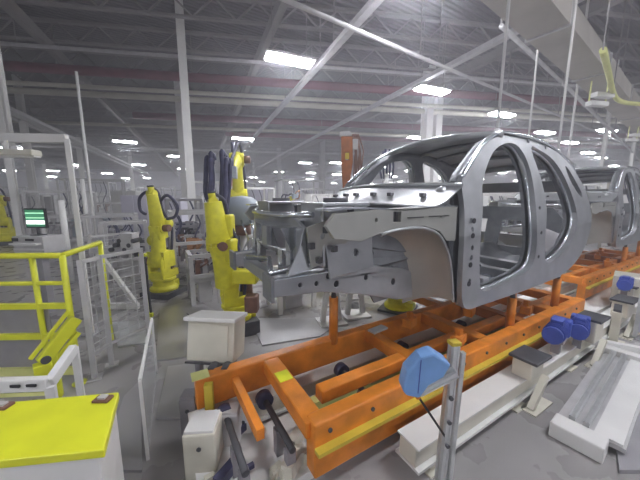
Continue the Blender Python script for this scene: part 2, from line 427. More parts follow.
# ================================================================== CARS
def car(name, label, loc=(0, 0, 0)):
    t = thing(name, label, 'car body', loc)
    YN, YC = 1.3, 2.2
    tum = lambda z: YN + max(0, z - 1.5) * .2
    outer = smooth([(2.0, 1.93), (2.14, 2.09), (2.32, 2.24), (2.53, 2.31), (2.86, 2.33), (3.25, 2.31), (3.74, 2.21), (4.13, 2.05), (4.52, 1.80), (4.74, 1.5), (4.66, 1.23), (4.42, 1.03), (4.0, .91), (3.29, .875), (2.71, .87), (2.39, .87), (2.19, .88), (2.11, 1.0), (2.09, 1.25), (2.08, 1.5), (2.05, 1.73)], 3)
    fd = smooth([(2.30, 1.74), (2.27, 1.9), (2.33, 2.08), (2.44, 2.2), (2.62, 2.26), (2.80, 2.24), (2.99, 2.1), (3.14, 1.87), (3.29, 1.49), (3.32, 1.24), (3.22, 1.09), (2.85, 1.02), (2.46, .99), (2.36, 1.07), (2.31, 1.37)], 3)
    rd = smooth([(3.01, 2.25), (3.2, 2.245), (3.5, 2.17), (3.80, 2.01), (4.08, 1.79), (4.28, 1.55), (4.22, 1.34), (3.98, 1.18), (3.70, 1.11), (3.56, 1.15), (3.50, 1.37), (3.45, 1.68), (3.27, 1.97)], 3)
    qw = smooth([(3.78, 2.13), (3.92, 2.08), (4.30, 1.86), (4.30, 1.81), (4.0, 1.95)], 3)
    mp = lambda L: [(x * tum(z) / YN, H + (z - H) * tum(z) / YN) for x, z in L]
    outer, fd, rd, qw = mp(outer), mp(fd), mp(rd), mp(qw)
    hole = lambda x, z, r, q=8: [(x + r * math.cos(2 * math.pi * k / q), z + r * 1.3 * math.sin(2 * math.pi * k / q)) for k in range(q)]
    hinge = [hole(2.2, z, .018) for z in (1.12, 1.32, 1.4, 1.62, 1.55)]
    grow = lambda L, k: [(sum(p[0] for p in L) / len(L) + (p[0] - sum(q[0] for q in L) / len(L)) * k, sum(p[1] for p in L) / len(L) + (p[1] - sum(q[1] for q in L) / len(L)) * k) for p in L]
    for s, nm in ((1, 'near'), (-1, 'far')):
        Y = lambda y: YC + (y - YC) * s
        o = MB().plate(outer, [fd, rd, qw] + hinge, lambda x, z: (x, Y(tum(z)), z), (0, s * .045, 0)).build('body_side', 'steel', t, .012)
        MB().plate(grow(outer, .985), [grow(fd, .985), grow(rd, .98), grow(qw, .9)], lambda x, z: (x, Y(tum(z) + .10), z), (0, s * .03, 0)).build('inner_side_panel', 'steel2', o)
        fl = MB()
        for L in (fd, rd):
            P = [(x, Y(tum(z) + .06), z) for x, z in L]; fl.tube(P + [P[0]], .016, 6, False)
        fl.build('door_opening_flange', 'shiny', o)
        # rocker and pillar box sections between the two skins
        MB().bar((2.2, Y(1.36), .915), (4.05, Y(1.36), .925), .11, .08).build('rocker', 'steel', o, .012)
        rl = smooth([(2.02, 1.95), (2.16, 2.11), (2.33, 2.26), (2.54, 2.33), (2.86, 2.35), (3.25, 2.33), (3.74, 2.23), (4.13, 2.07)], 4, False)
        rl = mp(rl)
        MB().tube([(x, Y(tum(z) + .02), z) for x, z in rl], .022, 8).build('roof_rail', 'shiny', o)
        MB().tube([(x, Y(tum(z) + .09), z - .05) for x, z in rl], .04, 8).build('pillar_reinforcement', 'steel2', o)
        # B pillar depth
        MB().tube([(3.20, Y(tum(2.28) + .06), 2.28), (3.30, Y(tum(2.05) + .06), 2.05), (3.42, Y(1.42), 1.7), (3.42, Y(1.38), 1.3), (3.40, Y(1.37), 1.0)], [.022, .026, .032, .045, .06], 6).build('centre_pillar', 'steel', o)
        bl = MB()
        for z in (1.10, 1.26, 1.5, 1.62): bl.cyl((2.19, Y(1.294), z), (2.19, Y(1.30), z), .022, 10)
        for z in (1.2, 1.45, 1.7): bl.cyl((3.39, Y(tum(z) - .004), z), (3.39, Y(tum(z) + .002), z), .018, 10)
        bl.build('hinge_hole', 'black', o)
        # upper apron with its square hole
        ap = [(2.06, 1.74), (1.7, 1.735), (1.3, 1.73), (.9, 1.71), (.84, 1.64), (.9, 1.56), (1.1, 1.53), (1.25, 1.57), (1.42, 1.60), (1.68, 1.60), (1.86, 1.55), (1.95, 1.47), (2.06, 1.46)]
        sq = [(1.37, 1.64), (1.44, 1.64), (1.44, 1.71), (1.37, 1.71)]
        a = MB().plate(ap, [sq, hole(1.22, 1.66, .012), hole(1.86, 1.66, .008), hole(1.9, 1.66, .008)], lambda x, z: (x, Y(1.36), z), (0, s * .03, 0))
        ao = a.build('upper_apron', 'apron', t, .008)
        MB().grid(lambda u, v: (.86 + 1.2 * u, Y(1.36 + v * .16), 1.735 + .01 * math.sin(u * 9)), 12, 2, (0, 0, -.012)).build('apron_flange', 'shiny', ao)
        gv = MB(); gv.bar((1.5, Y(1.355), 1.665), (1.66, Y(1.355), 1.665), .006); gv.bar((1.72, Y(1.355), 1.668), (1.95, Y(1.355), 1.665), .006)
        gv.build('panel_slot', 'black', ao)
        MB().plate([(1.368, 1.638), (1.442, 1.638), (1.442, 1.712), (1.368, 1.712)], [], lambda x, z: (x, Y(1.41), z), (0, s * .02, 0)).build('hole_backing', 'dgrey', ao)
        # wheelhouse: lip and curved inner shell
        arc = smooth([(1.08, 1.44), (1.22, 1.545), (1.40, 1.585), (1.66, 1.585), (1.85, 1.52), (1.97, 1.38), (2.04, 1.2), (2.09, .95)], 4, False)
        MB().tube([(x, Y(1.36), z) for x, z in arc[5:]], .012, 6).build('wheel_arch_lip', 'steel', ao)
        arc = arc[7:]; na = len(arc) - 1
        def wh(u, v):
            i = min(int(u * na), na - 1); f = u * na - i; x = arc[i][0] * (1 - f) + arc[i + 1][0] * f; z = arc[i][1] * (1 - f) + arc[i + 1][1] * f
            k = math.sin(v * math.pi / 2); x2 = 1.5 + (x - 1.5) * (1 - .35 * v ** 2); z2 = z - .10 * v ** 3
            return (x2, Y(1.36 + .36 * v), z2)
        MB().grid(wh, na, 6, (0, 0, .012)).build('wheelhouse_shell', 'apron', ao)
        MB().plate([(1.0, 1.5), (1.3, 1.56), (1.75, 1.56), (2.05, 1.3), (2.12, 1.0), (1.55, .92), (1.45, 1.1), (1.1, 1.2)], [hole(1.5, 1.35, .03), hole(1.7, 1.2, .025), hole(1.62, 1.0, .03)], lambda x, z: (x, Y(1.74 - .16 * max(0, x - 1.45)), z), (0, s * .015, 0)).build('wheelhouse_wall', 'steel2', ao)
        rb = MB()
        for i in range(5): rb.bar((1.16 + .05 * i, Y(1.725), 1.26), (1.16 + .05 * i, Y(1.725), 1.46), .018)
        rb.build('pressed_rib', 'shiny', ao)
        # strut tower
        st = MB().plate([(.98, 1.26), (.92, 1.72), (1.0, 1.77), (1.28, 1.77), (1.34, 1.70), (1.36, 1.3)], [hole(1.13, 1.55, .02), hole(1.2, 1.42, .022)], lambda x, z: (x, Y(1.53 + .06 * (z - 1.3)), z), (0, s * .02, 0))
        st.build('strut_tower', 'steel', t, .006)
        MB().bb(.93, 1.32, min(Y(1.54), Y(1.86)), max(Y(1.54), Y(1.86)), 1.745, 1.77).bb(.93, .95, min(Y(1.54), Y(1.86)), max(Y(1.54), Y(1.86)), 1.35, 1.76).build('tower_cap', 'steel', t, .006)
        MB().cyl((1.13, Y(1.7), 1.765), (1.13, Y(1.7), 1.80), .09).build('damper_mount', 'dgrey', t)
        dk = MB(); dk.plate([(1.12, 1.75), (1.19, 1.75), (1.165, 1.6)], [], lambda x, z: (x, Y(1.525 + .06 * (z - 1.3)), z), (0, s * .004, 0)); dk.build('tower_opening', 'black', t)
        # frame rail, tapering forward, with a closing plate and holes
        rp = [(.62, 1.155), (1.0, 1.13), (1.35, 1.05), (1.75, .93), (2.2, .9), (2.2, 1.06), (1.8, 1.2), (1.45, 1.27), (1.0, 1.28), (.62, 1.275)]
        r_ = MB().plate(rp, [hole(.82, 1.21, .014), hole(.95, 1.20, .016), hole(1.05, 1.24, .02), hole(1.12, 1.17, .022), hole(1.4, 1.18, .02), hole(1.7, 1.1, .025)], lambda x, z: (x, Y(1.66), z), (0, s * .11, 0))
        ro = r_.build('frame_rail', 'steel', t, .01)
        MB().bb(.6, .625, min(Y(1.63), Y(1.8)), max(Y(1.63), Y(1.8)), 1.13, 1.30).build('end_plate', 'steel2', ro, .004)
        MB().bar((.62, Y(1.655), 1.278), (1.44, Y(1.655), 1.278), .03, .008).build('rail_flange', 'shiny', ro)
        dh = MB()
        for x, z, r in ((.82, 1.21, .014), (.95, 1.20, .016), (1.05, 1.24, .018), (1.12, 1.17, .02), (1.4, 1.18, .018), (1.7, 1.1, .022)): dh.cyl((x, Y(1.668), z), (x, Y(1.675), z), r * 1.25, 8)
        dh.build('rail_hole', 'black', ro)
    # roof, headers, bows
    def rf(u, v):
        x = 2.80 + 1.72 * u; zz = 2.405 + (-.36 * max(0, u - .3) ** 1.7); y = 1.46 + 1.48 * v
        return (x - .10 * math.sin(v * math.pi), y, zz + .045 * math.sin(v * math.pi))
    MB().grid(rf, 14, 12, (0, 0, -.012)).build('roof_panel', 'steel', t)
    MB().tube([Vector(rf(0, k / 10)) + Vector((.0, 0, -.025)) for k in range(11)], .035, 6).build('windscreen_header', 'steel', t)
    for u in (.3, .52, .74): MB().tube([Vector(rf(u, k / 8)) + Vector((0, 0, -.035)) for k in range(9)], .022, 6).build('roof_bow', 'steel2', t)
    MB().tube([Vector(rf(1, k / 8)) + Vector((0, 0, -.03)) for k in range(9)], .045, 6).build('rear_header', 'steel', t)
    # cowl, dash, floor
    def cw(u, v): return (1.78 + .32 * u - .14 * math.sin(v * math.pi), 1.36 + 1.68 * v, 1.74 + .16 * u ** 1.5 + .02 * math.sin(v * math.pi))
    co_ = MB().grid(cw, 6, 14, (0, 0, -.012)).build('cowl_panel', 'steel', t)
    MB().tube([Vector(cw(1, k / 12)) for k in range(13)], .022, 6).build('cowl_edge', 'steel', co_)
    cb = MB()
    for v in (.12, .3, .42, .58, .7, .88): p = Vector(cw(.5, v)); cb.box(p + Vector((0, 0, .02)), (.05, .04, .03), .2)
    cb.build('cowl_bracket', 'dgrey', co_)
    wb = MB().ball((2.04, 1.50, 1.79), .1, (.7, .7, 1.1)); wb.build('pillar_base_bracket', 'steel', t)
    ds = MB(); ds.plate([(1.4, .95), (3.0, .95), (3.0, 1.75), (1.4, 1.75)], [[(2.5, 1.3), (2.7, 1.3), (2.7, 1.5), (2.5, 1.5)]], lambda y, z: (2.0 + .12 * (1.75 - z), y, z), (.015, 0, 0))
    ds.build('dash_panel', 'steel2', t)
    fl = MB(); fl.grid(lambda u, v: (2.15 + 2.2 * u, 1.4 + 1.6 * v, .95 + .13 * math.exp(-((v - .5) / .1) ** 2) + (.1 if u > .75 else 0) + .006 * math.sin(v * 60)), 12, 36, (0, 0, -.012)).build('floor_pan', 'steel2', t)
    for x in (2.62, 3.1, 3.6): MB().bb(x, x + .11, 1.42, 2.98, .95, 1.05).build('cross_member', 'steel', t, .01)
    dt = MB()
    for i in range(26):
        x, y = random.uniform(2.25, 3.0), random.uniform(1.42, 2.8); dt.box((x, y, .975), (random.uniform(.03, .1), random.uniform(.03, .1), .05), random.random())
    dt.build('floor_bracket', 'shiny', t)
    MB().tube([(2.2, 1.42, 1.18), (2.3, 1.5, 1.12), (2.5, 1.6, 1.08), (2.9, 1.62, 1.1)], .018, 6).tube([(2.25, 1.45, 1.6), (2.25, 2.95, 1.62)], .035, 8).build('dash_beam', 'shiny', t)
    sb = MB(); sb.plate([(1.42, 1.0), (2.98, 1.0), (2.98, 1.55), (2.86, 1.68), (1.54, 1.68), (1.42, 1.55)], [[(1.7, 1.15), (2.1, 1.15), (2.1, 1.5), (1.7, 1.5)], [(2.3, 1.15), (2.7, 1.15), (2.7, 1.5), (2.3, 1.5)]], lambda y, z: (4.12 + .2 * (z - 1), y, z), (.02, 0, 0))
    sb.build('rear_bulkhead', 'steel2', t)
    for y in (1.42, 2.72): MB().grid(lambda u, v: (4.0 + .55 * u, y + .26 * v, 1.05 + .42 * math.sin(math.pi * (u * .8 + .1)) * (.8 + .2 * v)), 10, 3, (0, 0, .012)).build('rear_wheelhouse', 'mgrey', t)
    MB().plate([(1.42, 1.0), (2.98, 1.0), (3.0, 1.45), (2.95, 1.85), (2.88, 2.02), (1.52, 2.02), (1.45, 1.85), (1.40, 1.45)], [[(1.55, 1.25), (2.85, 1.25), (2.88, 1.5), (2.78, 1.88), (1.62, 1.88), (1.52, 1.5)]], lambda y, z: (4.70 - .55 * max(0, z - 1.45) ** 1.2 + .02, y, z), (.05, 0, 0)).build('tailgate_frame', 'steel', t, .01)
    # radiator support and front cross member
    rs = MB().plate([(1.72, 1.36), (2.68, 1.36), (2.74, 1.6), (2.6, 1.68), (1.8, 1.68), (1.66, 1.6)], [[(1.86, 1.42), (2.14, 1.42), (2.14, 1.58), (1.86, 1.58)], [(2.26, 1.42), (2.54, 1.42), (2.54, 1.58), (2.26, 1.58)]], lambda y, z: (.84 - .08 * math.sin((y - 1.7) * math.pi), y, z), (.03, 0, 0))
    rs.build('radiator_support', 'steel', t, .006)
    MB().tube([(.9, 1.62, 1.69), (.78, 1.9, 1.68), (.74, 2.2, 1.68), (.78, 2.5, 1.68), (.9, 2.78, 1.69)], .02, 8).build('upper_tie_bar', 'shiny', t)
    MB().bb(.70, .78, 1.7, 2.7, 1.14, 1.24).build('front_cross_member', 'steel', t, .01)
    MB().bb(1.25, 1.4, 1.72, 2.68, 1.05, 1.12).build('engine_cross_member', 'steel2', t, .01)
    bk = MB()
    for y in (1.8, 1.95, 2.45, 2.6): bk.box((.82, y, 1.32), (.06, .05, .2), .3)
    bk.build('support_bracket', 'shiny', t)
    MB().plate([(.8, 1.3), (.98, 1.3), (.98, 1.64), (.86, 1.64)], [], lambda x, z: (x, 1.80, z), (0, .012, 0)).plate([(.8, 1.3), (.98, 1.3), (.98, 1.64), (.86, 1.64)], [], lambda x, z: (x, 2.6, z), (0, .012, 0)).build('headlamp_bracket', 'shiny', t)
    ft = MB()
    ft.plate([(.80, 1.62), (.95, 1.66), (1.22, 1.64), (1.05, 1.40), (.86, 1.34)], [hole(.92, 1.56, .018), hole(1.03, 1.58, .024)], lambda x, z: (x, 1.50 + .2 * (1.7 - z), z), (0, .012, 0))
    ft.build('front_gusset', 'apron', t)
    MB().plate([(.70, 1.30), (.80, 1.50), (.83, 1.62), (.86, 1.32)], [], lambda x, z: (x, 1.60, z), (0, .01, 0)).plate([(.72, 1.60), (.80, 1.42), (.90, 1.60)], [], lambda x, z: (x, 1.74, z), (0, .01, 0)).build('bright_gusset', 'shiny', t)
    dk = MB()
    for x, y, z in ((.84, 1.53, 1.50), (.93, 1.50, 1.60), (1.1, 1.50, 1.62), (1.0, 1.512, 1.47), (.9, 1.54, 1.40)): dk.box((x, y, z), (.035, .03, .04), .3)
    dk.build('bolt', 'dgrey', t)
    MB().tube([(.62, 1.72, 1.30), (.9, 1.74, 1.34), (1.3, 1.78, 1.32), (1.6, 1.8, 1.25)], .02, 8).tube([(.7, 1.9, 1.26), (.8, 2.2, 1.30), (.7, 2.5, 1.26)], .022, 8).build('front_tube', 'shiny', t)
    return t
car('car_body', 'large bare steel car body without doors on the orange skid in the foreground')
c2 = dup(bpy.data.objects['car_body'], (5.3, .35, 0), 0, 'second bare steel car body further along the line at the right edge')

# ================================================================== SKIDS AND CONVEYOR
def skid(label, loc):
    t = thing('carrier_skid', label, 'skid', loc)
    X0, X1 = .16, 4.75
    n = MB().bb(.70, X1, 1.25, 1.36, .14, .5).build('side_beam', 'orange', t, .012)
    MB().bb(.70, X1, 1.2, 1.25, .33, .355).build('guide_strip', 'yellow2', n)
    bl = MB()
    for i in range(12): bl.cyl((.8 + i * .33, 1.232, .44), (.8 + i * .33, 1.242, .44), .014, 8)
    bl.build('bolt', 'dgrey', n)
    MB().bb(.9, X1 - .1, 1.5, 1.6, .38, .48).build('inner_beam', 'orange', t, .01)
    f = MB().bb(X0, X1, 2.04, 2.14, .26, .5).build('side_beam', 'orange', t, .012)
    MB().bb(X0 - .02, X0 + .10, 2.035, 2.145, .5, .506).build('yellow_mark', 'palyel', f)
    for x, w, m in ((.67, .13, 'orange'), (1.72, .10, 'orange'), (2.55, .12, 'orange'), (3.3, .12, 'rust'), (3.95, .14, 'orange'), (4.6, .14, 'orange')):
        cbm = MB().bb(x, x + w, 1.3, 2.1, .38, .492).build('cross_beam', m, t, .01)
        if x == .67: MB().bb(x + .015, x + w - .015, 1.72, 1.84, .492, .497).build('yellow_mark', 'yellow', cbm)
    MB().bar((.44, 2.06, .4), (.46, 1.5, .36), .05, .08).build('end_arm', 'orange', t)
    for x, y, zt in ((1.36, 2.06, .98), (1.36, 1.62, 1.02), (3.1, 1.37, .87), (4.15, 1.37, .92), (3.1, 2.98, .87), (4.15, 2.98, .92)):
        p = MB()
        if y > 2.5:
            p.bb(x - .05, x + .05, 2.1, y + .05, .36, .46)
        if (x, y) == (1.36, 1.62): continue
        p.cyl((x, y, .45), (x, y, zt - .08), .042, 10)
        po = p.build('locating_post', 'orange', t)
        MB().cyl((x, y, zt - .08), (x, y, zt), .026, 10, .016).build('locating_pin', 'dgrey', po)
    tb = MB()
    for x, y in ((2.3, 1.42), (2.2, 1.9), (3.0, 1.75), (3.62, 1.45), (3.75, 1.9)): tb.box((x, y, .53), (.16, .1, .09), .3); tb.box((x, y, .6), (.05, .05, .07))
    tb.build('clamp_block', 'orange', t, .006)
    wp = MB(); wp.box((1.84, 1.98, .5), (.2, .09, .02), .1); wp.build('wear_pad', 'lgrey', t, .004)
    return t
skid('orange welded skid carrying the foreground car body', (0, 0, 0))
dup(bpy.data.objects['carrier_skid'], (5.3, .35, 0), 0, 'orange skid carrying the second car body, further right')

# conveyor bed: two beige rails with pedestals, shafts, motors
def rail(x0, x1, y0, y1, z0, z1, lab):
    t = thing('conveyor_rail', lab, 'conveyor', (0, 0, 0))
    MB().bb(x0, x1, y0, y1, z0, z1).build('rail_beam', 'beige', t, .01)
    MB().bb(x0, x1, y0 - .03, y1 + .03, z0 - .02, z0).bb(x0, x1, y0 - .02, y1 + .02, z1, z1 + .012).build('rail_flange', 'white', t)
    for i in range(int((x1 - x0) / 1.1) + 1):
        x = x0 + .15 + i * 1.1; MB().bb(x, x + .1, y0, y1, .012, z0).bb(x - .04, x + .14, y0 - .04, y1 + .04, 0, .012).build('foot', 'beige', t)
    return t
rail(1.3, 11, 1.02, 1.16, .10, .24, 'long beige conveyor rail on the near side below the orange skid')
rail(.1, 11, 1.98, 2.1, .06, .2, 'long beige conveyor rail on the far side below the orange skid')
for (x, y, w, h, lab) in ((2.75, 1.02, .22, .42, 'beige upright block on the near conveyor rail left of the blue motor'), (4.05, .98, .24, .5, 'beige upright block on the near conveyor rail right of the blue motor'), (5.3, 1.0, .3, .46, 'tall beige block on the conveyor rail at the gap between the skids'), (6.5, 1.2, .3, .4, 'beige block on the rail under the second skid')):
    t = thing('conveyor_pedestal', lab, 'pedestal', (x, y, 0))
    MB().bb(-w / 2, w / 2, -.06, .1, .254, h).build('block', 'beige', t, .012)
    MB().bb(-w / 2 - .03, w / 2 + .03, -.1, .12, h, h + .025).build('top_plate', 'dgrey', t, .004)
    MB().bar((-w / 2, -.08, .012), (w / 2, -.08, .25), .05).bb(-w / 2 - .05, w / 2 + .05, -.14, -.02, 0, .012).build('brace', 'beige', t)
def motor(loc, rz, lab, sc=1, m='blue'):
    t = thing('drive_motor', lab, 'motor', loc, rz, None, sc)
    mb = MB().cyl((-.14, 0, .0), (.12, 0, 0), .075, 16)
    for i in range(8): mb.cyl((-.12 + i * .028, 0, 0), (-.112 + i * .028, 0, 0), .086, 16)
    mb.build('motor_body', m, t)
    MB().box((0, 0, .09), (.11, .09, .05)).build('terminal_box', m, t, .008)
    MB().box((.17, 0, -.01), (.12, .16, .17)).build('gearbox', m, t, .02)
    MB().cyl((-.17, 0, 0), (-.14, 0, 0), .078, 14).build('fan_cowl', m, t)
    MB().cyl((.23, 0, 0), (.27, 0, 0), .05, 14).build('output_flange', 'mgrey', t)
    MB().box((.05, 0, -.09), (.2, .13, .03)).bar((.05, 0, -.24 + .0), (.05, 0, -.09), .07).build('mounting_foot', 'mgrey', t)
    return t
motor((3.35, 1.06, .5), .15, 'dark blue drive motor beside the near skid beam, left one', 1.05)
motor((3.72, 1.0, .47), .25, 'dark blue drive motor beside the near skid beam, right one', 1.0)
motor((6.15, 1.2, .5), .15, 'dark blue drive motor below the second skid', 1.0)
for i, (x, lab) in enumerate(((.33, 'dark drive shaft crossing under the left end of the skid'), (.62, 'dark drive shaft just right of the skid end'), (1.34, 'dark drive shaft with roller below the first bay of the skid'), (2.1, 'dark drive shaft under the blue covered sensor'), (3.1, 'dark drive shaft under the middle of the foreground car'))):
    t = thing('drive_shaft', lab, 'shaft', (x, 0, 0))
    MB().cyl((0, 1.38, .27), (0, 1.96, .27), .022, 10).build('shaft', 'dgrey', t)
    MB().cyl((0, 1.86, .27), (0, 1.93, .27), .062, 16).build('roller', 'hose', t)
    MB().bb(-.03, .03, 1.40, 1.45, .061, .25).bb(-.03, .03, 1.575, 1.635, .061, .25).build('bearing_post', 'mgrey', t)
t = thing('conveyor_bed', 'pale cluttered bed of plates between the conveyor rails under the skid', 'conveyor', (0, 0, 0))
MB().bb(.1, 11, 1.375, 1.9, 0, .06).build('bed_plate', 'white', t)
MB().bb(.9, 6, 1.66, 1.74, .06, .13).bb(1.0, 5, 1.5, 1.54, .06, .18).build('cable_channel', 'alu', t, .004)
MB().bb(.9, 4.2, 1.78, 1.86, .06, .16).build('yellow_channel', 'palyel', t)
mb = MB()
for i in range(70):
    x, y = random.uniform(.1, 5), random.choice((random.uniform(1.43, 1.48), random.uniform(1.56, 1.65))); s = random.uniform(.03, .1); mb.box((x, y, .06 + s / 2), (s * 1.4, s * .8, s), random.random())
mb.build('bed_fitting', 'beige', t)
mb = MB()
for i in range(40):
    x, y = random.uniform(.2, 5), random.choice((random.uniform(1.43, 1.48), random.uniform(1.56, 1.65), random.uniform(1.86, 1.9))); s = random.uniform(.02, .06); mb.box((x, y, .09 + s / 2), (s * 2.4, s, s), random.random())
mb.build('bed_valve', 'hose', t)

# blue covered sensor on an aluminium stand
p = Vector((1.42, .98, 0))
t = thing('sensor_stand', 'aluminium profile stand holding the light blue cover beside the near beam', 'stand', (1.345, .88, 0), FACE + .15)
def profile(mb, a, b, w):
    mb.bar(a, b, w); a, b = Vector(a), Vector(b); u, v = basis(b - a)
    for s in (1, -1):
        for k in (-1, 1): mb.bar(a + u * s * w * .5 + v * k * w * .3, b + u * s * w * .5 + v * k * w * .3, w * .18); mb.bar(a + v * s * w * .5 + u * k * w * .3, b + v * s * w * .5 + u * k * w * .3, w * .18)
    return mb
profile(MB(), (0, 0, .0), (.03, 0, 1.0), .045).build('upright', 'alu', t)
profile(MB(), (.06, 0, .0), (.085, 0, .95), .026).build('upright', 'alu', t)
profile(MB(), (.02, -.04, .86), (-.19, -.04, .77), .045).build('arm', 'alu', t)
MB().box((.03, 0, 1.01), (.055, .05, .02)).build('end_cap', 'yellow2', t)
MB().box((-.2, -.04, .765), (.02, .05, .05)).build('end_cap', 'orange', t)
mb = MB()
for z in (.4, .55, .7, .84): mb.cyl((.01, -.045, z), (.01, -.03, z), .012, 8)
mb.build('bolt', 'dgrey', t)
MB().bb(-.06, .10, -.06, .06, 0, .012).build('foot_plate', 'mgrey', t)
MB().bar((-.19, -.03, .74), (-.0, -.02, .45), .012).build('cable', 'black', t)
t = thing('sensor_cover', 'light blue moulded cover on the aluminium arm in front of the skid', 'sensor', GP(415, 1.60, 0), FACE, None, .66)
zc = 0.9
t.location.z = zc
prof = [(-.18, -.12), (-.15, .035), (-.05, .155), (.05, .19), (.19, .095), (.14, -.01), (.03, -.08), (-.035, -.19), (-.15, -.165)]
MB().plate(prof, [], lambda x, z: (x, -.06, z), (0, .14, 0)).build('cover_shell', 'lblue', t, .02)
MB().bar((-.05, -.064, .14), (-.06, -.064, -.14), .006, .006).build('cover_seam', 'blue', t)
MB().box((-.01, 0, -.15), (.06, .05, .08)).build('cover_bracket', 'alu', t, .004)

# ================================================================== ROBOTS
def robot(loc, rz, lab, s1=20, s2=70, sc=1.0, m='robot', tool=True, hoses=True, name='welding_robot', base_h=.12, fat=1.0):
    t = thing(name, lab, 'robot', loc, rz, None, sc)
    MB().bb(-.33, .33, -.33, .33, 0, base_h).build('plinth', 'dgrey', t, .01)
    b = base_h
    MB().lathe((0, 0, b), [(.0, 0), (.28, 0), (.28, .06), (.22, .10), (.21, .2), (.25, .22), (.25, .27), (0, .27)], 20).box((-.22, 0, b + .08), (.2, .28, .16)).build('base', m, t, .01)
    z = b + .27
    MB().box((-.03, 0, z + .08), (.5, .36, .16)).box((.10, .15, z + .26), (.26, .06, .34)).box((.10, -.15, z + .26), (.26, .06, .34)).build('turret', m, t, .025)
    MB().cyl((-.22, .0, z + .1), (-.22, 0, z + .36), .09).build('axis_motor', 'brown', t)
    sh = Vector((.10, 0, z + .36)); a = R(s1); L1 = .72
    el = sh + Vector((math.sin(a) * L1, 0, math.cos(a) * L1))
    lo = MB(); lo.cyl(sh + Vector((0, -.17, 0)), sh + Vector((0, .17, 0)), .14, 18); lo.tube([sh, sh.lerp(el, .3), sh.lerp(el, .7), el], [.13 * fat, .115 * fat, .10 * fat, .11 * fat], 12); lo.cyl(el + Vector((0, -.14, 0)), el + Vector((0, .14, 0)), .12, 18)
    lo.build('lower_arm', m, t, .01)
    MB().cyl(sh + Vector((0, -.30, 0)), sh + Vector((0, -.17, 0)), .085).cyl(el + Vector((0, .14, 0)), el + Vector((0, .26, 0)), .075).build('axis_motor', 'brown', t)
    mb = MB()
    for k in range(8):
        q = 2 * math.pi * k / 8; mb.cyl(sh + Vector((.11 * math.cos(q), -.175, .11 * math.sin(q))), sh + Vector((.11 * math.cos(q), -.168, .11 * math.sin(q))), .012, 6)
    mb.build('flange_bolt', 'dgrey', t)
    b2 = R(s1 + s2); d = Vector((math.sin(b2), 0, math.cos(b2))); wr = el + d * .72; n = Vector((-d.z, 0, d.x))
    up = MB(); up.box(el + n * -.02 - d * .08, (.3, .24, .26), T=Matrix(((d.x, 0, n.x), (0, 1, 0), (d.z, 0, n.z)))); up.tube([el + d * .05, el + d * .3, wr], [.12 * fat, .10 * fat, .08 * fat], 12)
    up.build('upper_arm', m, t, .015)
    MB().cyl(wr + Vector((0, -.08, 0)), wr + Vector((0, .08, 0)), .075).cyl(wr, wr + d * .14, .06).build('wrist', m, t)
    MB().cyl(wr + d * .14, wr + d * .17, .065).build('tool_flange', 'dgrey', t)
    if hoses:
        h = MB()
        for k in (-1, 1):
            h.tube(smooth([tuple(v) for v in (sh + Vector((-.22, k * .1, -.3)), sh + Vector((-.25, k * .12, .1)), el + Vector((-.28, k * .1, -.1)), el + n * .26 + Vector((0, k * .07, .05)), el + n * .2 + d * .4, wr + n * .18, wr + d * .15)], 5, False), .028, 8)
        h.build('hose_dress', 'hose', t)
    if tool:
        e = wr + d * .17
        MB().box(e + d * .09, (.16, .18, .2)).build('gun_transformer', 'dome', t, .01)
        g_ = MB(); g_.tube([e + d * .1 + n * .05, e + d * .3 + n * .12, e + d * .48 + n * .1, e + d * .48 + n * .03], .022, 8); g_.tube([e + d * .1 - n * .08, e + d * .3 - n * .16, e + d * .48 - n * .12, e + d * .48 - n * .03], .022, 8)
        g_.build('gun_jaw', 'copper', t)
    return t
def Rz(deg): return FACE + R(deg)
# small robot at left, arm folded upward
r1 = robot(GP(165, 5.3), Rz(-100), 'smaller yellow robot with looped hoses, left of the white column', s1=-6, s2=14, sc=.86, tool=False, fat=1.3)
MB().ball((-.1, .12, 1.55), .12).ball((.05, -.12, 1.2), .13).box((0, .02, .8), (.34, .34, .34)).build('arm_casting', 'robot', r1)
lp = MB()
lp.tube(smooth([(-.02, .05, 2.02), (.0, -.18, 2.22), (.0, -.40, 2.1), (0, -.42, 1.85), (0, -.3, 1.75)], 5, False), .032, 8)
lp.tube(smooth([(-.02, .05, 2.02), (.0, .25, 2.15), (.0, .46, 1.95), (0, .40, 1.72), (0, .2, 1.66)], 5, False), .032, 8)
lp.build('hose_loop', 'hose', r1)
# tall robot in the centre left
r2 = robot(GP(237, 3.85), Rz(-150), 'tall yellow robot in front of the car, dark cables rising from its top', s1=9, s2=-3, sc=.76, tool=False, base_h=.25, fat=1.75)
def attach(o, t):
    o.parent = t; o.matrix_parent_inverse = (Matrix.Translation(t.location) @ t.rotation_euler.to_matrix().to_4x4() @ Matrix.Diagonal((*t.scale, 1))).inverted()
D2 = 3.74
hs = MB(); rr_ = random.Random(3)
for k in range(9):
    x0 = 214 + rr_.uniform(-4, 5) + k * .7; x1 = (208 if k % 2 else 225) + rr_.uniform(-4, 4); top = rr_.uniform(150, 165); dd = D2 + rr_.uniform(-.08, .1)
    pts = [W(x0 + 2, 232, dd), W(x0 - 3 if k % 2 else x0 + 5, 215, dd - .05), W(x1, 196, dd), W(x1 + rr_.uniform(-2, 2), 178, dd), W(x1 + rr_.uniform(-2, 2), top, dd + .02), W(x1 + 3, top + 4, dd + .06)]
    hs.tube(smooth([tuple(p) for p in pts], 5, False), .030, 8)
for q in hs.pieces(): attach(q.build('cable_dress', 'hose'), r2)
for q in (MB().box(W(246, 276, 3.62), (.30, .2, .17), FACE).cyl(W(262, 276, 3.62), W(264, 276, 3.6), .07),): attach(q.build('counterweight', 'robot', None, .02), r2)
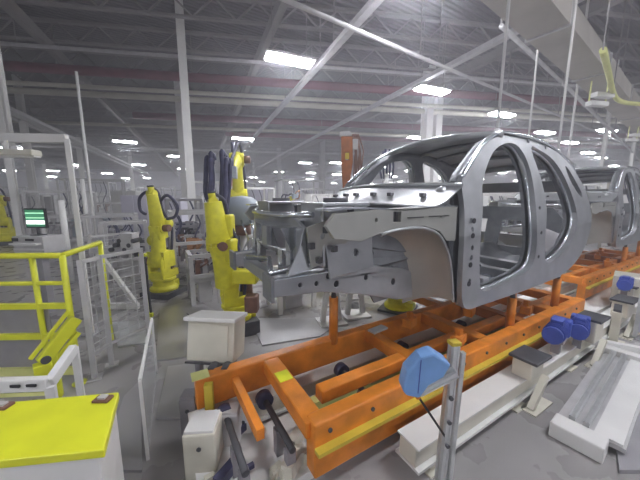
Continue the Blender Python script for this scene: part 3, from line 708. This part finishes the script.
attach(MB().box(W(252, 303, 3.55), (.16, .16, .22), FACE).build('gear_housing', 'brown', None, .02), r2)
attach(MB().box(W(221, 226, 3.62), (.32, .2, .30), FACE).box(W(213, 243, 3.62), (.16, .2, .2), FACE + .3).box(W(228, 250, 3.6), (.22, .2, .3), FACE - .2).build('wrist_casting', 'robot', None, .03), r2)
robot(GP(313, 6.6), Rz(-60), 'yellow robot peeking over the front of the car, left of the far pillar', s1=10, s2=75, sc=.95)
robot(GP(398, 4.6), Rz(150), 'yellow robot crouching on the far side under the car', s1=75, s2=40, sc=.8, base_h=.05, fat=1.6, hoses=False)
robot(GP(376, 7.9), Rz(-120), 'yellow robot seen through the windscreen opening', s1=5, s2=60, sc=1.05)
robot(GP(242, 8.2), Rz(-80), 'far yellow robot behind the tall robot cables', s1=5, s2=105, sc=1.35, base_h=.75)
robot(GP(8, 11), Rz(-60), 'far yellow robot at the left edge beside the monitor', s1=5, s2=60, sc=1.2)
robot(GP(283, 13), Rz(-60), 'distant yellow robot above the front end of the car', s1=15, s2=60, sc=1.1)
# orange tool tower behind the car
p = GP(345, 6.0)
t = thing('tool_tower', 'upright orange and brown welding tool standing behind the windscreen pillar', 'welding tool', (p.x, p.y, 0), FACE)
t.scale = (.75, 1, 1)
MB().bb(-.25, .25, -.2, .2, 0, .05).box((0, 0, 1.0), (.16, .16, 1.95)).build('mast', 'lgrey', t, .01)
MB().plate([(-.09, 1.9), (.05, 1.9), (.16, 2.5), (.14, 3.0), (-.16, 3.0), (-.14, 2.5)], [[(-.04, 2.55), (.05, 2.55), (.05, 2.7), (-.04, 2.7)]], lambda x, z: (x, -.06, z), (0, .12, 0)).build('tool_body', 'rust', t, .02)
MB().box((0, -.08, 2.62), (.1, .03, .12)).build('tool_plate', 'yellow2', t)
mb = MB()
for k in range(7): x = .2 + .035 * k; mb.tube(smooth([(x * .6, 0, 1.95), (x + .04 * math.sin(k * 3), .03, 2.2), (x, .0, 2.5), (x + .03 * math.cos(k * 2), 0, 2.75), (x * .7, 0, 3.05)], 4, False), .02, 6)
mb.build('tool_hose', 'brown', t)
MB().box((.22, 0, 2.85), (.14, .12, .2)).box((-.05, 0, 3.05), (.3, .1, .08)).build('tool_valve', 'lgrey', t, .01)
p = GP(383, 6.2)
t = thing('hose_bundle', 'dark blue hose bundle on a stand right of the orange tool', 'hoses', (p.x, p.y, 0), FACE)
MB().bb(-.15, .15, -.15, .15, 0, .04).cyl((0, 0, .04), (0, 0, 2.3), .05).build('stand', 'lgrey', t)
mb = MB()
for k in range(5): mb.tube(smooth([(-.1 + .05 * k, 0, 2.2), (-.14 + .07 * k, .02, 2.45), (-.08 + .04 * k, 0, 2.75 + .05 * (k % 2))], 4, False), .022, 6)
mb.build('hose', 'hose', t)

# ================================================================== NEAR LEFT: guard rail, gantry, fence
# guard rail: px/py traced at its own distance; feet on the floor
A0 = GP(-60, 2.7); A1 = GP(80, 2.75); A2 = GP(112, 3.5)
t = thing('safety_railing', 'yellow tubular guard rail with grey infill at the left', 'guard rail', (0, 0, 0))
zt, zm, zl = 1.28, 1.02, .80
zz = lambda p, z: Vector((p.x, p.y, z))
MB().tube([zz(A0, zt), zz(A1, zt)], .026, 10).tube([zz(A1, zt), zz(A2, zt)], .026, 10).build('top_rail', 'yellow', t)
MB().tube([zz(A0, zm), zz(A1, zm)], .02, 10).build('mid_rail', 'yellow', t)
MB().bar(zz(A0, zl), zz(A1, zl), .04, .05).build('low_rail', 'yellow', t)
MB().bar(zz(A0, .5), zz(A1, .5), .04, .05).build('low_rail', 'yellow', t)
MB().bar(zz(A0, .14), zz(A1, .14), .04, .07).build('toe_rail', 'palyel', t)
for px in (-35, 40): q = A0.lerp(A1, (px + 60) / 126); MB().tube([zz(q, 0), zz(q, zt)], .023, 10).cyl(zz(q, 0), zz(q, .012), .06).build('post', 'yellow', t)
MB().tube([zz(A1, 0), zz(A1, zt)], .026, 10).cyl(zz(A1, 0), zz(A1, .012), .06).build('post', 'yellow', t)
MB().tube([zz(A2, 0), zz(A2, zt)], .026, 10).build('post', 'yellow', t)
n_ = (A1 - A0).normalized(); 
MB().bar(zz(A0, .655) + Vector((0, .03, 0)), zz(A1, .655) - n_ * .2 + Vector((0, .03, 0)), .012, .25).bar(zz(A0, .32) + Vector((0, .03, 0)), zz(A1, .32) - n_ * .3 + Vector((0, .03, 0)), .012, .29).build('infill_sheet', 'mgrey', t)
# slanted yellow clamp leaning on the rail
t = thing('toggle_clamp', 'yellow slanted clamp unit leaning against the end of the guard rail', 'clamp', (0, 0, 0))
a, b = W(42, 362, 2.45), W(76, 318, 2.62)
n_ = (b - a).normalized(); u, v = basis(n_)
MB().bar(a, b, .07, .10).build('clamp_body', 'yellow', t, .01)
MB().bar(a + v * .09, b + v * .09 + n_ * .04, .03, .03).bar(a - v * .08, a + n_ * .3 - v * .1, .03, .04).build('clamp_lever', 'yellow', t, .006)
MB().cyl(a + u * -.05 + n_ * .03, a + u * .05 + n_ * .03, .035).build('pivot', 'dgrey', t)
q = a.lerp(b, .3); MB().bar((q.x, q.y, 0), (q.x, q.y, q.z), .05).box((a.x, a.y, a.z - .07), (.12, .1, .12), .3).build('clamp_foot', 'yellow', t, .008)
# pale frame with brace behind the yellow bench
P0, P1 = GP(-40, 2.15), GP(57, 2.2)
t = thing('welded_bench', 'pale grey welded bench frame with slanted brace in front of the guard rail', 'frame', (0, 0, 0))
MB().bar(zz(P0, .40), zz(P1, .40), .06, .10).build('beam', 'white', t, .008)
MB().bar(zz(P0, .33), zz(P1, .33), .05, .03).build('yellow_edge', 'palyel', t)
P2 = GP(82, 2.5)
MB().bar(zz(P1, .40), zz(P2, .52), .06, .08).build('brace', 'white', t, .008)
MB().bar(zz(P1, 0), zz(P1, .38), .06).bar(zz(P0, 0), zz(P0, .38), .06).bar(zz(P2, 0), zz(P2, .52), .05).build('leg', 'white', t, .006)
mb = MB()
for f in (.70, .86): q = P0.lerp(P1, f); mb.box(zz(q, .41) - Vector((FW.x, FW.y, 0)) * .035, (.07, .012, .02), FACE)
mb.build('slot', 'black', t)
# yellow topped bench in the lower left corner
Q = [AZH(-60, 408, .7), AZH(119, 392, .7), AZH(104, 450, .7), AZH(-90, 470, .7)]
t = thing('yellow_bench', 'bright yellow topped bench with dark latches in the lower left corner', 'bench', (0, 0, 0))
top = MB().plate([(p.x, p.y) for p in Q], [], lambda x, y: (x, y, .66), (0, 0, .04)).build('bench_top', 'yellow', t, .006)
for px, py in ((103, 399), (2, 406)):
    q = AZH(px, py, .705); o = MB().box(q, (.085, .055, .016), FACE).build('latch', 'brown', t, .004); MB().box(q + Vector((0, 0, .012)), (.04, .03, .014), FACE).build('latch_lever', 'lgrey', o)
cq = sum((Vector((p.x, p.y, 0)) for p in Q), Vector()) / 4
MB().plate([(cq.x + (p.x - cq.x) * .94, cq.y + (p.y - cq.y) * .94) for p in Q], [], lambda x, y: (x, y, .0), (0, 0, .66)).build('bench_body', 'white', t)
# white gantry with strip lamp
G0, G1 = GP(-40, 3.6), GP(92, 3.75)
zg = ZH(144, 3.7)
t = thing('gantry', 'white square tube gantry over the left work area', 'gantry', (0, 0, 0))
MB().bar(zz(G0, zg), zz(G1, zg), .07, .1).build('cross_bar', 'white', t, .006)
MB().bar(zz(G1, 0), zz(G1, zg), .055).build('upright', 'white', t, .006)
MB().bar(zz(G0, 0), zz(G0, zg), .055).build('upright', 'white', t, .006)
MB().box(zz(G1, .006), (.16, .16, .012), FACE).build('foot_plate', 'mgrey', t)
g0, g1 = GP(-25, 3.55), GP(64, 3.6); zl_ = ZH(157, 3.57)
t = thing('strip_lamp', 'cream strip lamp hanging under the white gantry at the left edge', 'lamp', (0, 0, 0))
MB().bar(zz(g0, zl_), zz(g1, zl_), .14, .07).build('lamp_housing', 'cream', t, .012)
MB().bar(zz(g0, zl_ - .04), zz(g1, zl_ - .04), .09, .015).build('tube_cover', 'white', t)
q = g0.lerp(g1, .7); MB().bar(zz(q, zl_), zz(q, zg - .05), .03).build('hanger', 'white', t)
# monitor + console
p = GP(50, 4.6); t = thing('operator_monitor', 'black framed monitor with a green screen above the grey console', 'monitor', (p.x, p.y, ZH(228, 4.6)), FACE - .1)
h_ = ZH(208, 4.6) - ZH(227, 4.6)
MB().box((0, 0, h_ / 2 + .02), (.36, .04, h_)).build('monitor_frame', 'black', t, .008)
MB().box((0, -.022, h_ / 2 + .02), (.32, .004, h_ - .05)).build('screen', 'screen', t)
MB().cyl((0, 0, -.08), (0, 0, .03), .02).box((0, 0, -.085), (.16, .12, .012)).build('stand', 'dgrey', t)
z0 = ZH(228, 4.6) - .092
t = thing('operator_console', 'grey operator console with trays below the green monitor', 'console', (p.x, p.y, 0), FACE - .1)
MB().box((0, 0, z0 - .13), (.52, .34, .26)).build('console_body', 'lgrey', t, .01)
MB().box((0, -.2, z0 - .11), (.46, .1, .03)).box((0, -.175, z0 - .2), (.5, .02, .03)).build('tray', 'white', t, .004)
MB().box((0, 0, (z0 - .26) / 2), (.1, .1, z0 - .26)).box((0, 0, .01), (.4, .4, .02)).build('pedestal', 'mgrey', t)
MB().box((-.2, -.18, z0 - .05), (.1, .01, .05)).box((.05, -.18, z0 - .05), (.14, .01, .03)).build('keypad', 'black', t)
# wire mesh fence
def fence(pts, z0, z1, lab, name='mesh_fence', pitch=.09, m='lgrey', posts=True, pw=.045):
    t = thing(name, lab, 'fence', (0, 0, 0))
    for p in pts: MB().bar(zz(p, 0), zz(p, z1), pw).box(zz(p, .006), (.12, .12, .012)).build('post', m, t)
    for a, b in zip(pts, pts[1:]):
        MB().bar(zz(a, z1 - .02), zz(b, z1 - .02), .035).bar(zz(a, z0), zz(b, z0), .03).build('frame_bar', m, t)
        L = (b - a).length; w = MB(); n = int(L / pitch); k = int((z1 - z0) / pitch)
        for i in range(1, n): q = a.lerp(b, i / n); w.bar(zz(q, z0), zz(q, z1 - .02), .006)
        for i in range(1, k): z = z0 + (z1 - z0) * i / k; w.bar(zz(a, z), zz(b, z), .006)
        w.build('wire_panel', 'wire', t)
    return t
fence([GP(95, 2.83), GP(112, 3.05), GP(150, 3.45)], .25, 1.22, 'grey wire mesh fence running from the guard rail to the yellow gate post')
p0 = GP(106, 3.35)
p = GP(152, 3.75)
t = thing('gate_post', 'yellow gate post with a black strip at the end of the mesh fence', 'post', (p.x, p.y, 0), FACE)
MB().bar((-.02, 0, 0), (-.03, 0, 1.08), .04).build('post', 'palyel', t, .004)
MB().bar((.02, -.01, .3), (.0, -.01, 1.06), .022).build('seal_strip', 'black', t)
MB().box((0, -.02, .28), (.10, .04, .05)).box((-.02, 0, 1.08), (.09, .05, .04)).build('hinge', 'yellow', t, .005)
# grey triangular stand behind the fence
p = GP(116, 4.6); t = thing('bracket_stand', 'pale grey triangular stand behind the wire mesh fence', 'stand', (p.x, p.y, 0), FACE)
MB().bar((-.14, 0, 0), (-.2, 0, .95), .07).bar((-.14, 0, .05), (.42, 0, .05), .07, .1).bar((-.17, 0, .9), (.38, 0, .08), .06).build('frame', 'white', t, .006)
MB().box((.0, 0, .98), (.6, .1, .1)).box((.38, 0, 1.12), (.22, .18, .28)).build('head', 'lgrey', t, .01)
t.scale = (.9, 1, 1)
mb = MB()
for k in range(6): mb.cyl((.1 + .08 * k, -.1, 1.0 + .07 * (k % 3)), (.1 + .08 * k, .1, 1.0 + .07 * (k % 3)), .035, 10)
mb.build('roller_tip', 'dgrey', t)

# clear guard + floor plates
a, b = AZH(150, 352, .0), AZH(150, 352, 0)
g0 = AZH(149, 372, 0); g1 = AZH(186, 370, 0)
t = thing('clear_guard', 'low clear guard sheet with white edge trim on the floor near the centre left', 'guard', (0, 0, 0))
h0 = GP(148, 1.95); h1 = GP(157, 2.9)
MB().bar(zz(h0, .31), zz(h1, .31), .008, .56).build('clear_sheet', 'guard', t)
MB().bar(zz(h0, .60), zz(h1, .60), .02).bar(zz(h0, 0), zz(h0, .6), .02).bar(zz(h1, 0), zz(h1, .6), .02).build('edge_trim', 'white', t)
def fplate(pix, z, lab, m='plate', t_=.02):
    q = [AZH(x, y, z) for x, y in pix]; o = MB().plate([(p.x, p.y) for p in q], [], lambda x, y: (x, y, z - t_), (0, 0, t_)).build('floor_plate', m)
    return tag(o, lab, 'floor plate')
fplate([(160, 308), (184, 302), (196, 356), (156, 360)], .02, 'bright steel floor plate right of the yellow gate post')
fplate([(168, 366), (205, 362), (214, 418), (156, 418)], .02, 'grey steel floor plate in front of the white box')
fplate([(124, 396), (140, 380), (142, 470), (98, 470)], .02, 'narrow steel floor plate beside the yellow bench', 'plate')
fplate([(175, 305), (195, 300), (225, 315), (200, 322)], .021, 'small steel plate at the foot of the tall robot', 'plate')
fplate([(112, 322), (150, 320), (152, 342), (118, 346)], .02, 'pale perforated steel plate behind the yellow gate post', 'alu')
fplate([(250, 318), (345, 318), (320, 336), (262, 345)], .018, 'smooth grey floor plate under the front of the car', 'plate')

# white control box on skid end
p = GP(218, 2.55); t = thing('control_box', 'white metal control box tilted at the left end of the skid', 'control box', (p.x, p.y, 0), FACE - R(6))
zb0, zb1 = .42, .775
bx = MB().box((0, .02, (zb0 + zb1) / 2), (.42, .26, zb1 - zb0)).build('box_body', 'beige', t, .012)
MB().box((0, .0, zb1 + .005), (.46, .30, .035)).build('lid', 'white', t, .008)
MB().box((-.02, -.116, .6), (.36, .006, .27)).build('door', 'beige', t, .004)
MB().box((-.16, 0, .23), (.05, .05, .46)).box((.16, 0, .23), (.05, .05, .46)).box((0, 0, .012), (.42, .26, .024)).build('stand', 'mgrey', t)
MB().box((0, -.12, .41), (.42, .02, .015)).build('seal', 'dgrey', t)
tl = Matrix.Rotation(R(-11), 4, 'X'); pv = Vector((0, 0, .42))
for c in kids(t):
    if c.name.split('.')[0] in ('box_body', 'lid', 'door', 'seal'): c.matrix_local = Matrix.Translation(pv - Vector((0, .0, .02))) @ tl @ Matrix.Translation(-pv)
for (px, d, w, dp, h, m, lab) in ((206, 1.9, .2, .2, .33, 'beige', 'beige cube block standing on the floor below the white control box'), (192, 2.2, .12, .12, .3, 'mgrey', 'small dark grey block beside the beige cube'), (232, 2.05, .14, .12, .30, 'lgrey', 'light grey block under the left end of the skid'), (245, 2.15, .12, .1, .22, 'white', 'small white valve block under the left end of the skid')):
    p = GP(px, d); t = thing('machine_block', lab, 'block', (p.x, p.y, 0), FACE + R(5))
    MB().box((0, 0, h / 2), (w, dp, h)).build('block_body', m, t, .01); MB().box((0, 0, h + .01), (w * .9, dp * .9, .02)).build('cap', 'white' if m == 'beige' else m, t, .004)
    MB().cyl((0, -dp / 2 - .006, h * .7), (0, -dp / 2, h * .7), .015, 10).build('screw', 'dgrey', t)
for px, lab in ((213, 'left dark round sensor under the white control box'), (226, 'right dark round sensor under the white control box')):
    p = W(px, 370, 2.2); t = thing('round_sensor', lab, 'sensor', p, FACE)
    MB().cyl((0, -.05, 0), (0, .05, 0), .045, 16).build('housing', 'dgrey', t); MB().cyl((0, -.055, 0), (0, -.05, 0), .03, 14).build('lens', 'black', t); MB().bar((0, 0, -p.z), (0, 0, -.02), .025).build('stalk', 'mgrey', t)
# yellow/orange stub beam at the skid end
p = GP(212, 2.1); t = tag(MB().box((p.x, p.y, .24), (.06, .05, .46), FACE + .2).box((p.x, p.y, .006), (.12, .12, .012), FACE).build('guide_post', 'yellow2', None, .006), 'ochre upright guide post at the left end of the skid', 'post')

# ================================================================== MIDDLE GROUND
# grey-blue dome tank
p = GP(246, 4.7); zc = ZH(206, 4.7); t = thing('hopper', 'grey blue rounded hopper between the tall robot and the car front', 'hopper', (p.x, p.y, 0), FACE)
MB().lathe((0, 0, zc), [(.0, .17), (.16, .15), (.26, .07), (.29, -.03), (.27, -.12), (.16, -.26), (.06, -.32), (0, -.32)], 22).build('shell', 'dome', t)
mb = MB()
for k in range(9): q = 2 * math.pi * k / 9; mb.tube([(.2 * math.cos(q), .2 * math.sin(q), zc - .2), (.26 * math.cos(q + .4), .26 * math.sin(q + .4), zc - .5), (.14 * math.cos(q), .14 * math.sin(q), zc - .7)], .014, 6)
mb.build('feed_tube', 'shiny', t)
MB().cyl((0, 0, zc - .45), (0, 0, zc - .3), .13).build('feeder_neck', 'brown', t)
MB().cyl((0, 0, 0), (0, 0, zc - .45), .05).box((0, 0, .015), (.4, .4, .03)).box((0, 0, zc - .8), (.3, .3, .08)).build('stand', 'lgrey', t)
# white pedestals below the car front
for (px, d, lab) in ((331, 4.1, 'white welded pedestal stand beneath the front rail of the car, left one'), (355, 4.35, 'white welded pedestal stand beneath the front rail of the car, right one')):
    p = GP(px, d); t = thing('pedestal_stand', lab, 'stand', (p.x, p.y, 0), FACE + .3)
    MB().box((0, 0, .015), (.4, .34, .03)).build('foot_plate', 'white', t, .004)
    MB().bar((-.13, 0, .03), (-.05, 0, .62), .07).bar((.13, 0, .03), (.05, 0, .62), .07).bar((-.1, 0, .25), (.1, 0, .25), .04).build('leg', 'white', t, .006)
    MB().box((0, 0, .65), (.26, .2, .06)).build('head_plate', 'lgrey', t, .006)
def cabinet(px, d, w, h, m, lab, dp=.5, name='control_cabinet', rz=None):
    p = GP(px, d); t = thing(name, lab, 'cabinet', (p.x, p.y, 0), FACE if rz is None else rz)
    MB().box((0, 0, h / 2 + .05), (w, dp, h - .1)).build('cabinet_body', m, t, .01)
    MB().box((0, 0, .05), (w * .94, dp * .9, .1)).build('plinth', 'dgrey', t)
    n = 2 if w > .8 else 1
    for i in range(n):
        x = (i - (n - 1) / 2) * w / n; dr = MB().box((x, -dp / 2 - .008, h / 2 + .05), (w / n - .03, .016, h - .16)).build('door', m, t, .004)
        MB().box((x + w / n * .38, -dp / 2 - .03, h / 2), (.02, .03, .14)).build('handle', 'dgrey', dr)
    return t
def frame_station(px, d, w, h, lab, m='lgrey', dp=1.2, rz=0, n=7, fill=('mgrey', 'dome', 'brown', 'white'), name='work_station'):
    p = GP(px, d); t = thing(name, lab, 'work station', (p.x, p.y, 0), rz)
    for i in (-1, 1):
        for j in (-1, 1): MB().bar((i * w / 2, j * dp / 2, 0), (i * w / 2, j * dp / 2, h), .07).build('post', m, t)
    mb = MB()
    for z in (h, h * .6):
        for j in (-1, 1): mb.bar((-w / 2, j * dp / 2, z), (w / 2, j * dp / 2, z), .06)
        for i in (-1, 1): mb.bar((i * w / 2, -dp / 2, z), (i * w / 2, dp / 2, z), .06)
    mb.build('cross_bar', m, t)
    MB().box((0, 0, .42), (w * .86, dp * .8, .08)).box((0, 0, .19), (w * .5, dp * .5, .38)).build('table', 'lgrey', t, .01)
    for k in range(n):
        x, y, s = random.uniform(-w * .38, w * .38), random.uniform(-dp * .35, dp * .35), random.uniform(.1, .24)
        hh = random.uniform(.25, .8) * min(1, h / 2)
        mb = MB().box((x, y, .46 + hh / 2), (s * .5, s * .5, hh)).box((x + s * .4, y, .46 + hh), (s * 1.3, s * .5, s * .4), random.uniform(-.6, .6)).cyl((x, y, .46 + hh * .6), (x + s, y, .46 + hh * .9), .03, 8)
        mb.build('clamp_unit', random.choice(fill), t)
    mb = MB()
    for k in range(4):
        x = random.uniform(-w * .45, w * .45); mb.tube(smooth([(x, dp / 2, h), (x + .1, dp / 2 - .1, h * .8), (x - .05, dp / 4, h * .6), (x + .15, 0, .8)], 4, False), .018, 6)
    mb.build('cable', 'hose', t)
    return t
frame_station(200, 6.4, 1.0, 1.5, 'crowded clamp fixture between the small robot and the tall robot', fill=('brown', 'mgrey', 'lgrey', 'copper'), n=12)
frame_station(205, 5.0, .42, .85, 'small brown clamp fixture at the left foot of the tall robot', fill=('brown', 'lgrey', 'mgrey'), n=8, dp=.5)
frame_station(291, 4.75, .6, .62, 'low white fixture on the floor under the front tip of the car', m='white', fill=('white', 'lgrey', 'mgrey'), n=7, dp=.5)
frame_station(130, 6.6, .8, 1.25, 'grey roller fixture between the mesh fences and the small robot', fill=('dgrey', 'mgrey', 'lgrey'), n=9, dp=.6)
frame_station(187, 8.2, .8, 1.75, 'dark tool rack behind the clamp fixture at the foot of the white column', m='mgrey', fill=('mgrey', 'hose', 'dgrey'), n=8)
frame_station(116, 7.6, 1.1, 1.35, 'grey fixture with rollers behind the triangular stand', n=9, fill=('dgrey', 'mgrey', 'lgrey'))
frame_station(266, 7.6, 1.4, 1.5, 'grey clamp fixture behind the front end of the car', n=12, fill=('mgrey', 'white', 'dome'))
frame_station(70, 9.5, 1.5, 2.0, 'grey framed station beyond the yellow guard rail', n=9)
frame_station(100, 13, 2.2, 2.6, 'tall grey framed station beyond the mesh fence', n=8)
frame_station(20, 13, 2.2, 1.9, 'framed station behind the green monitor', n=8)
frame_station(220, 15, 2.4, 2.6, 'far framed station behind the tall robot', n=8, m='white')
frame_station(250, 12, 1.8, 2.2, 'framed station behind the grey blue hopper', n=9, m='white')
frame_station(300, 17, 2.6, 2.8, 'far framed station above the car front', n=9)
frame_station(345, 11, 2.2, 1.9, 'framed station behind the far windscreen pillar', n=9, m='white')
frame_station(400, 9.5, 2.0, 2.1, 'white framed station seen through the windscreen opening', n=9, m='white')
frame_station(442, 8.5, 1.5, 2.2, 'white framed station seen behind the near windscreen pillar', n=9, m='white')
frame_station(505, 10.2, 1.6, 1.9, 'white framed station seen through the front door opening', n=12, m='white')
frame_station(562, 11.2, 1.6, 1.9, 'white framed station seen through the rear door opening', n=12, m='white')
frame_station(600, 13.5, 2.2, 2.4, 'pale framed station behind the second car', n=9, m='white')
frame_station(630, 10, 1.6, 2.6, 'framed station above the second car at the right edge', n=6, m='duct')
cabinet(142, 11, 1.0, 1.9, 'lilac', 'pale lilac cabinet left of the small robot')
cabinet(172, 10, 1.1, 1.8, 'lilac', 'pale lilac cabinet with double doors right of the small robot')
cabinet(130, 16, 1.4, 2.2, 'white', 'white cabinet far behind the mesh fence')
cabinet(210, 12, .9, 1.6, 'lgrey', 'light grey cabinet left of the tall robot, far back')
cabinet(255, 17, 1.6, 2.3, 'lilac', 'pale cabinet far behind the hopper')
cabinet(320, 14, 1.4, 2.0, 'white', 'white cabinet behind the yellow robot at the car front')
cabinet(375, 15, 1.6, 2.2, 'white', 'white cabinet seen through the windscreen, far side')
cabinet(425, 13, 1.3, 2.3, 'lilac', 'lilac cabinet seen through the windscreen beneath the double columns')
cabinet(500, 12, 1.6, 2.3, 'white', 'white cabinet seen through the front door opening, far back')
cabinet(530, 14, 1.4, 2.2, 'lilac', 'lilac cabinet behind the centre pillar of the car')
cabinet(570, 15, 1.8, 2.2, 'white', 'white cabinet behind the rear pillar of the car')
cabinet(48, 20, 1.8, 2.0, 'lgrey', 'grey cabinet far beyond the monitor')
cabinet(12, 24, 2.0, 2.2, 'white', 'white cabinet far away at the left edge')
# far bays: many look-alike machines in rows
src = frame_station(160, 24, 2.6, 2.7, 'distant grey machine frame in the rows of far bays', n=8, name='assembly_machine')
src['group'] = 'far machine frames'
far = [src.location.copy()] + [o.location.copy() for o in bpy.data.objects if o.parent is None and o.name.startswith(('steel_column', 'work_station', 'control_cabinet'))]
def clear(p, r): return all((p - q).length > r for q in far)
for i in range(36):
    for _ in range(30):
        px = -20 + i * 19 + random.uniform(-8, 8); d = random.choice((20, 25, 31, 38, 46, 55)) + random.uniform(-3, 3); p = GP(px, d)
        if clear(p, 4.4) and toB(p)[0] < 76: break
    else: continue
    far.append(p); dup(src, p, random.choice((0, .3, -.3, 1.5)), None, None, sc=random.uniform(.85, 1.25))
src = cabinet(90, 28, 1.6, 2.4, 'white', 'distant white cabinet in the rows of far bays', name='far_cabinet'); src['group'] = 'far cabinets'
for i in range(24):
    for _ in range(30):
        px = -10 + i * 28 + random.uniform(-12, 12); d = random.choice((18, 23, 34, 44)) + random.uniform(-3, 3)
        if clear(GP(px, d), 3.6): break
    else: continue
    far.append(GP(px, d)); dup(src, GP(px, d), FACE + random.uniform(-.4, .4), sc=random.uniform(.8, 1.2))
src = column(50, 50, .4, 'white', 'distant white column in the rows of far bays', name='far_column'); src['group'] = 'far columns'
for i, px in enumerate((105, 135, 210, 255, 300, 345, 390, 460, 510, 540, 590, 625)):
    p = GP(px, 34 + (i * 7) % 24)
    if clear(p, 2.6): dup(src, p, GRID)
# low yellow rails near small robot
fence([GP(150, 6.3), GP(172, 6.1)], .3, .62, 'low yellow barrier at the foot of the small robot', 'barrier', .2, 'yellow')
fence([GP(98, 4.7), GP(134, 5.2)], .2, 1.2, 'second wire mesh fence further back at the left', 'mesh_fence', .1, 'lgrey')

# ================================================================== RIGHT FOREGROUND
# low aluminium lift-gate track on the floor
a0, a1 = AZH(572, 418, .12), AZH(614, 352, .12)
dr = (a1 - a0); rz = math.atan2(dr.y, dr.x)
t = thing('floor_track', 'low aluminium track with twin rails on the floor at the lower right', 'track', (0, 0, 0))
u, v = basis(dr)
sg = 1 if u.dot(RT) > 0 else -1
u = u * sg
profile(MB(), a0, a1, .035).build('rail', 'alu', t)
profile(MB(), a0 + u * .08, a1 + u * .08, .035).build('rail', 'alu', t)
MB().bar(a0 + u * .2 - Vector((0, 0, .03)), a1 + u * .2 - Vector((0, 0, .03)), .15, .02).build('cover_plate', 'white', t)
MB().bar(a0 + u * .1 - Vector((0, 0, .06)), a1 + u * .1 - Vector((0, 0, .06)), .38, .03).build('bed', 'lgrey', t)
MB().box(a0 + u * .06 - dr.normalized() * .1 + Vector((0, 0, -.06)), (.16, .3, .12), rz).box(a1 + u * .06 + dr.normalized() * .06 + Vector((0, 0, -.05)), (.12, .3, .14), rz).build('end_block', 'white', t, .01)
for f in (.1, .5, .9): q = a0.lerp(a1, f) + u * .1; MB().bar((q.x, q.y, 0), (q.x, q.y, .05), .1).build('foot', 'mgrey', t)
fplate([(612, 418), (628, 352), (700, 352), (760, 470), (620, 470)], .03, 'dull grey mat on the floor at the lower right corner', 'mgrey', .03)
a, b = AZH(585, 341, .12), AZH(665, 356, .12)
t = tag(MB().bar(a, b, .07, .1).bar(a - Vector((0, 0, .06)), b - Vector((0, 0, .06)), .16, .02).bar((a.x, a.y, 0), (a.x, a.y, .1), .06).bar((b.x, b.y, 0), (b.x, b.y, .1), .06).build('floor_beam', 'white', None, .006), 'white low floor beam crossing behind the aluminium track', 'beam')
p = GP(640, 3.6); t = thing('safety_screen', 'pale grey upright guard panel at the right edge', 'guard', (p.x, p.y, 0), FACE - .9)
MB().box((.35, 0, .55), (.8, .02, .9)).build('panel_sheet', 'lilac', t)
MB().box((-.05, 0, .55), (.04, .04, 1.1)).box((.75, 0, .55), (.04, .04, 1.1)).build('post', 'alu', t)
MB().box((-.05, 0, .006), (.14, .14, .012)).build('foot_plate', 'mgrey', t)
cabinet(622, 4.7, .5, .55, 'beige', 'low beige cabinet right of the conveyor near the second skid', .3, 'floor_cabinet', rz=.2)
p = GP(612, 3.5); t = thing('side_stand', 'small beige stand with dark arm beside the conveyor', 'stand', (p.x, p.y, 0), .2)
MB().bar((0, 0, 0), (0, 0, .42), .09).bar((0, 0, .2), (.25, 0, .05), .05).box((0, 0, .01), (.3, .22, .02)).build('post', 'beige', t, .008)
MB().box((.1, 0, .44), (.28, .07, .03)).build('arm', 'dgrey', t, .004)
# person-free floor line
# ================================================================== WORLD, VIEW
w = bpy.data.worlds.new('world'); scene.world = w; w.use_nodes = True
w.node_tree.nodes['Background'].inputs[0].default_value = (.8, .82, .9, 1); w.node_tree.nodes['Background'].inputs[1].default_value = .6
# thin pale haze fills the hall
nt = w.node_tree; vs = nt.nodes.new('ShaderNodeVolumeScatter'); vs.inputs['Color'].default_value = (.93, .92, 1, 1); vs.inputs['Density'].default_value = .0145; vs.inputs['Anisotropy'].default_value = .35
nt.links.new(vs.outputs[0], nt.nodes['World Output'].inputs['Volume'])
scene.view_settings.view_transform = 'Standard'; scene.view_settings.look = 'None'; scene.view_settings.exposure = .85; scene.view_settings.gamma = 1
scene.view_settings.use_curve_mapping = False
scene.cycles.use_denoising = True
scene.cycles.max_bounces = 6
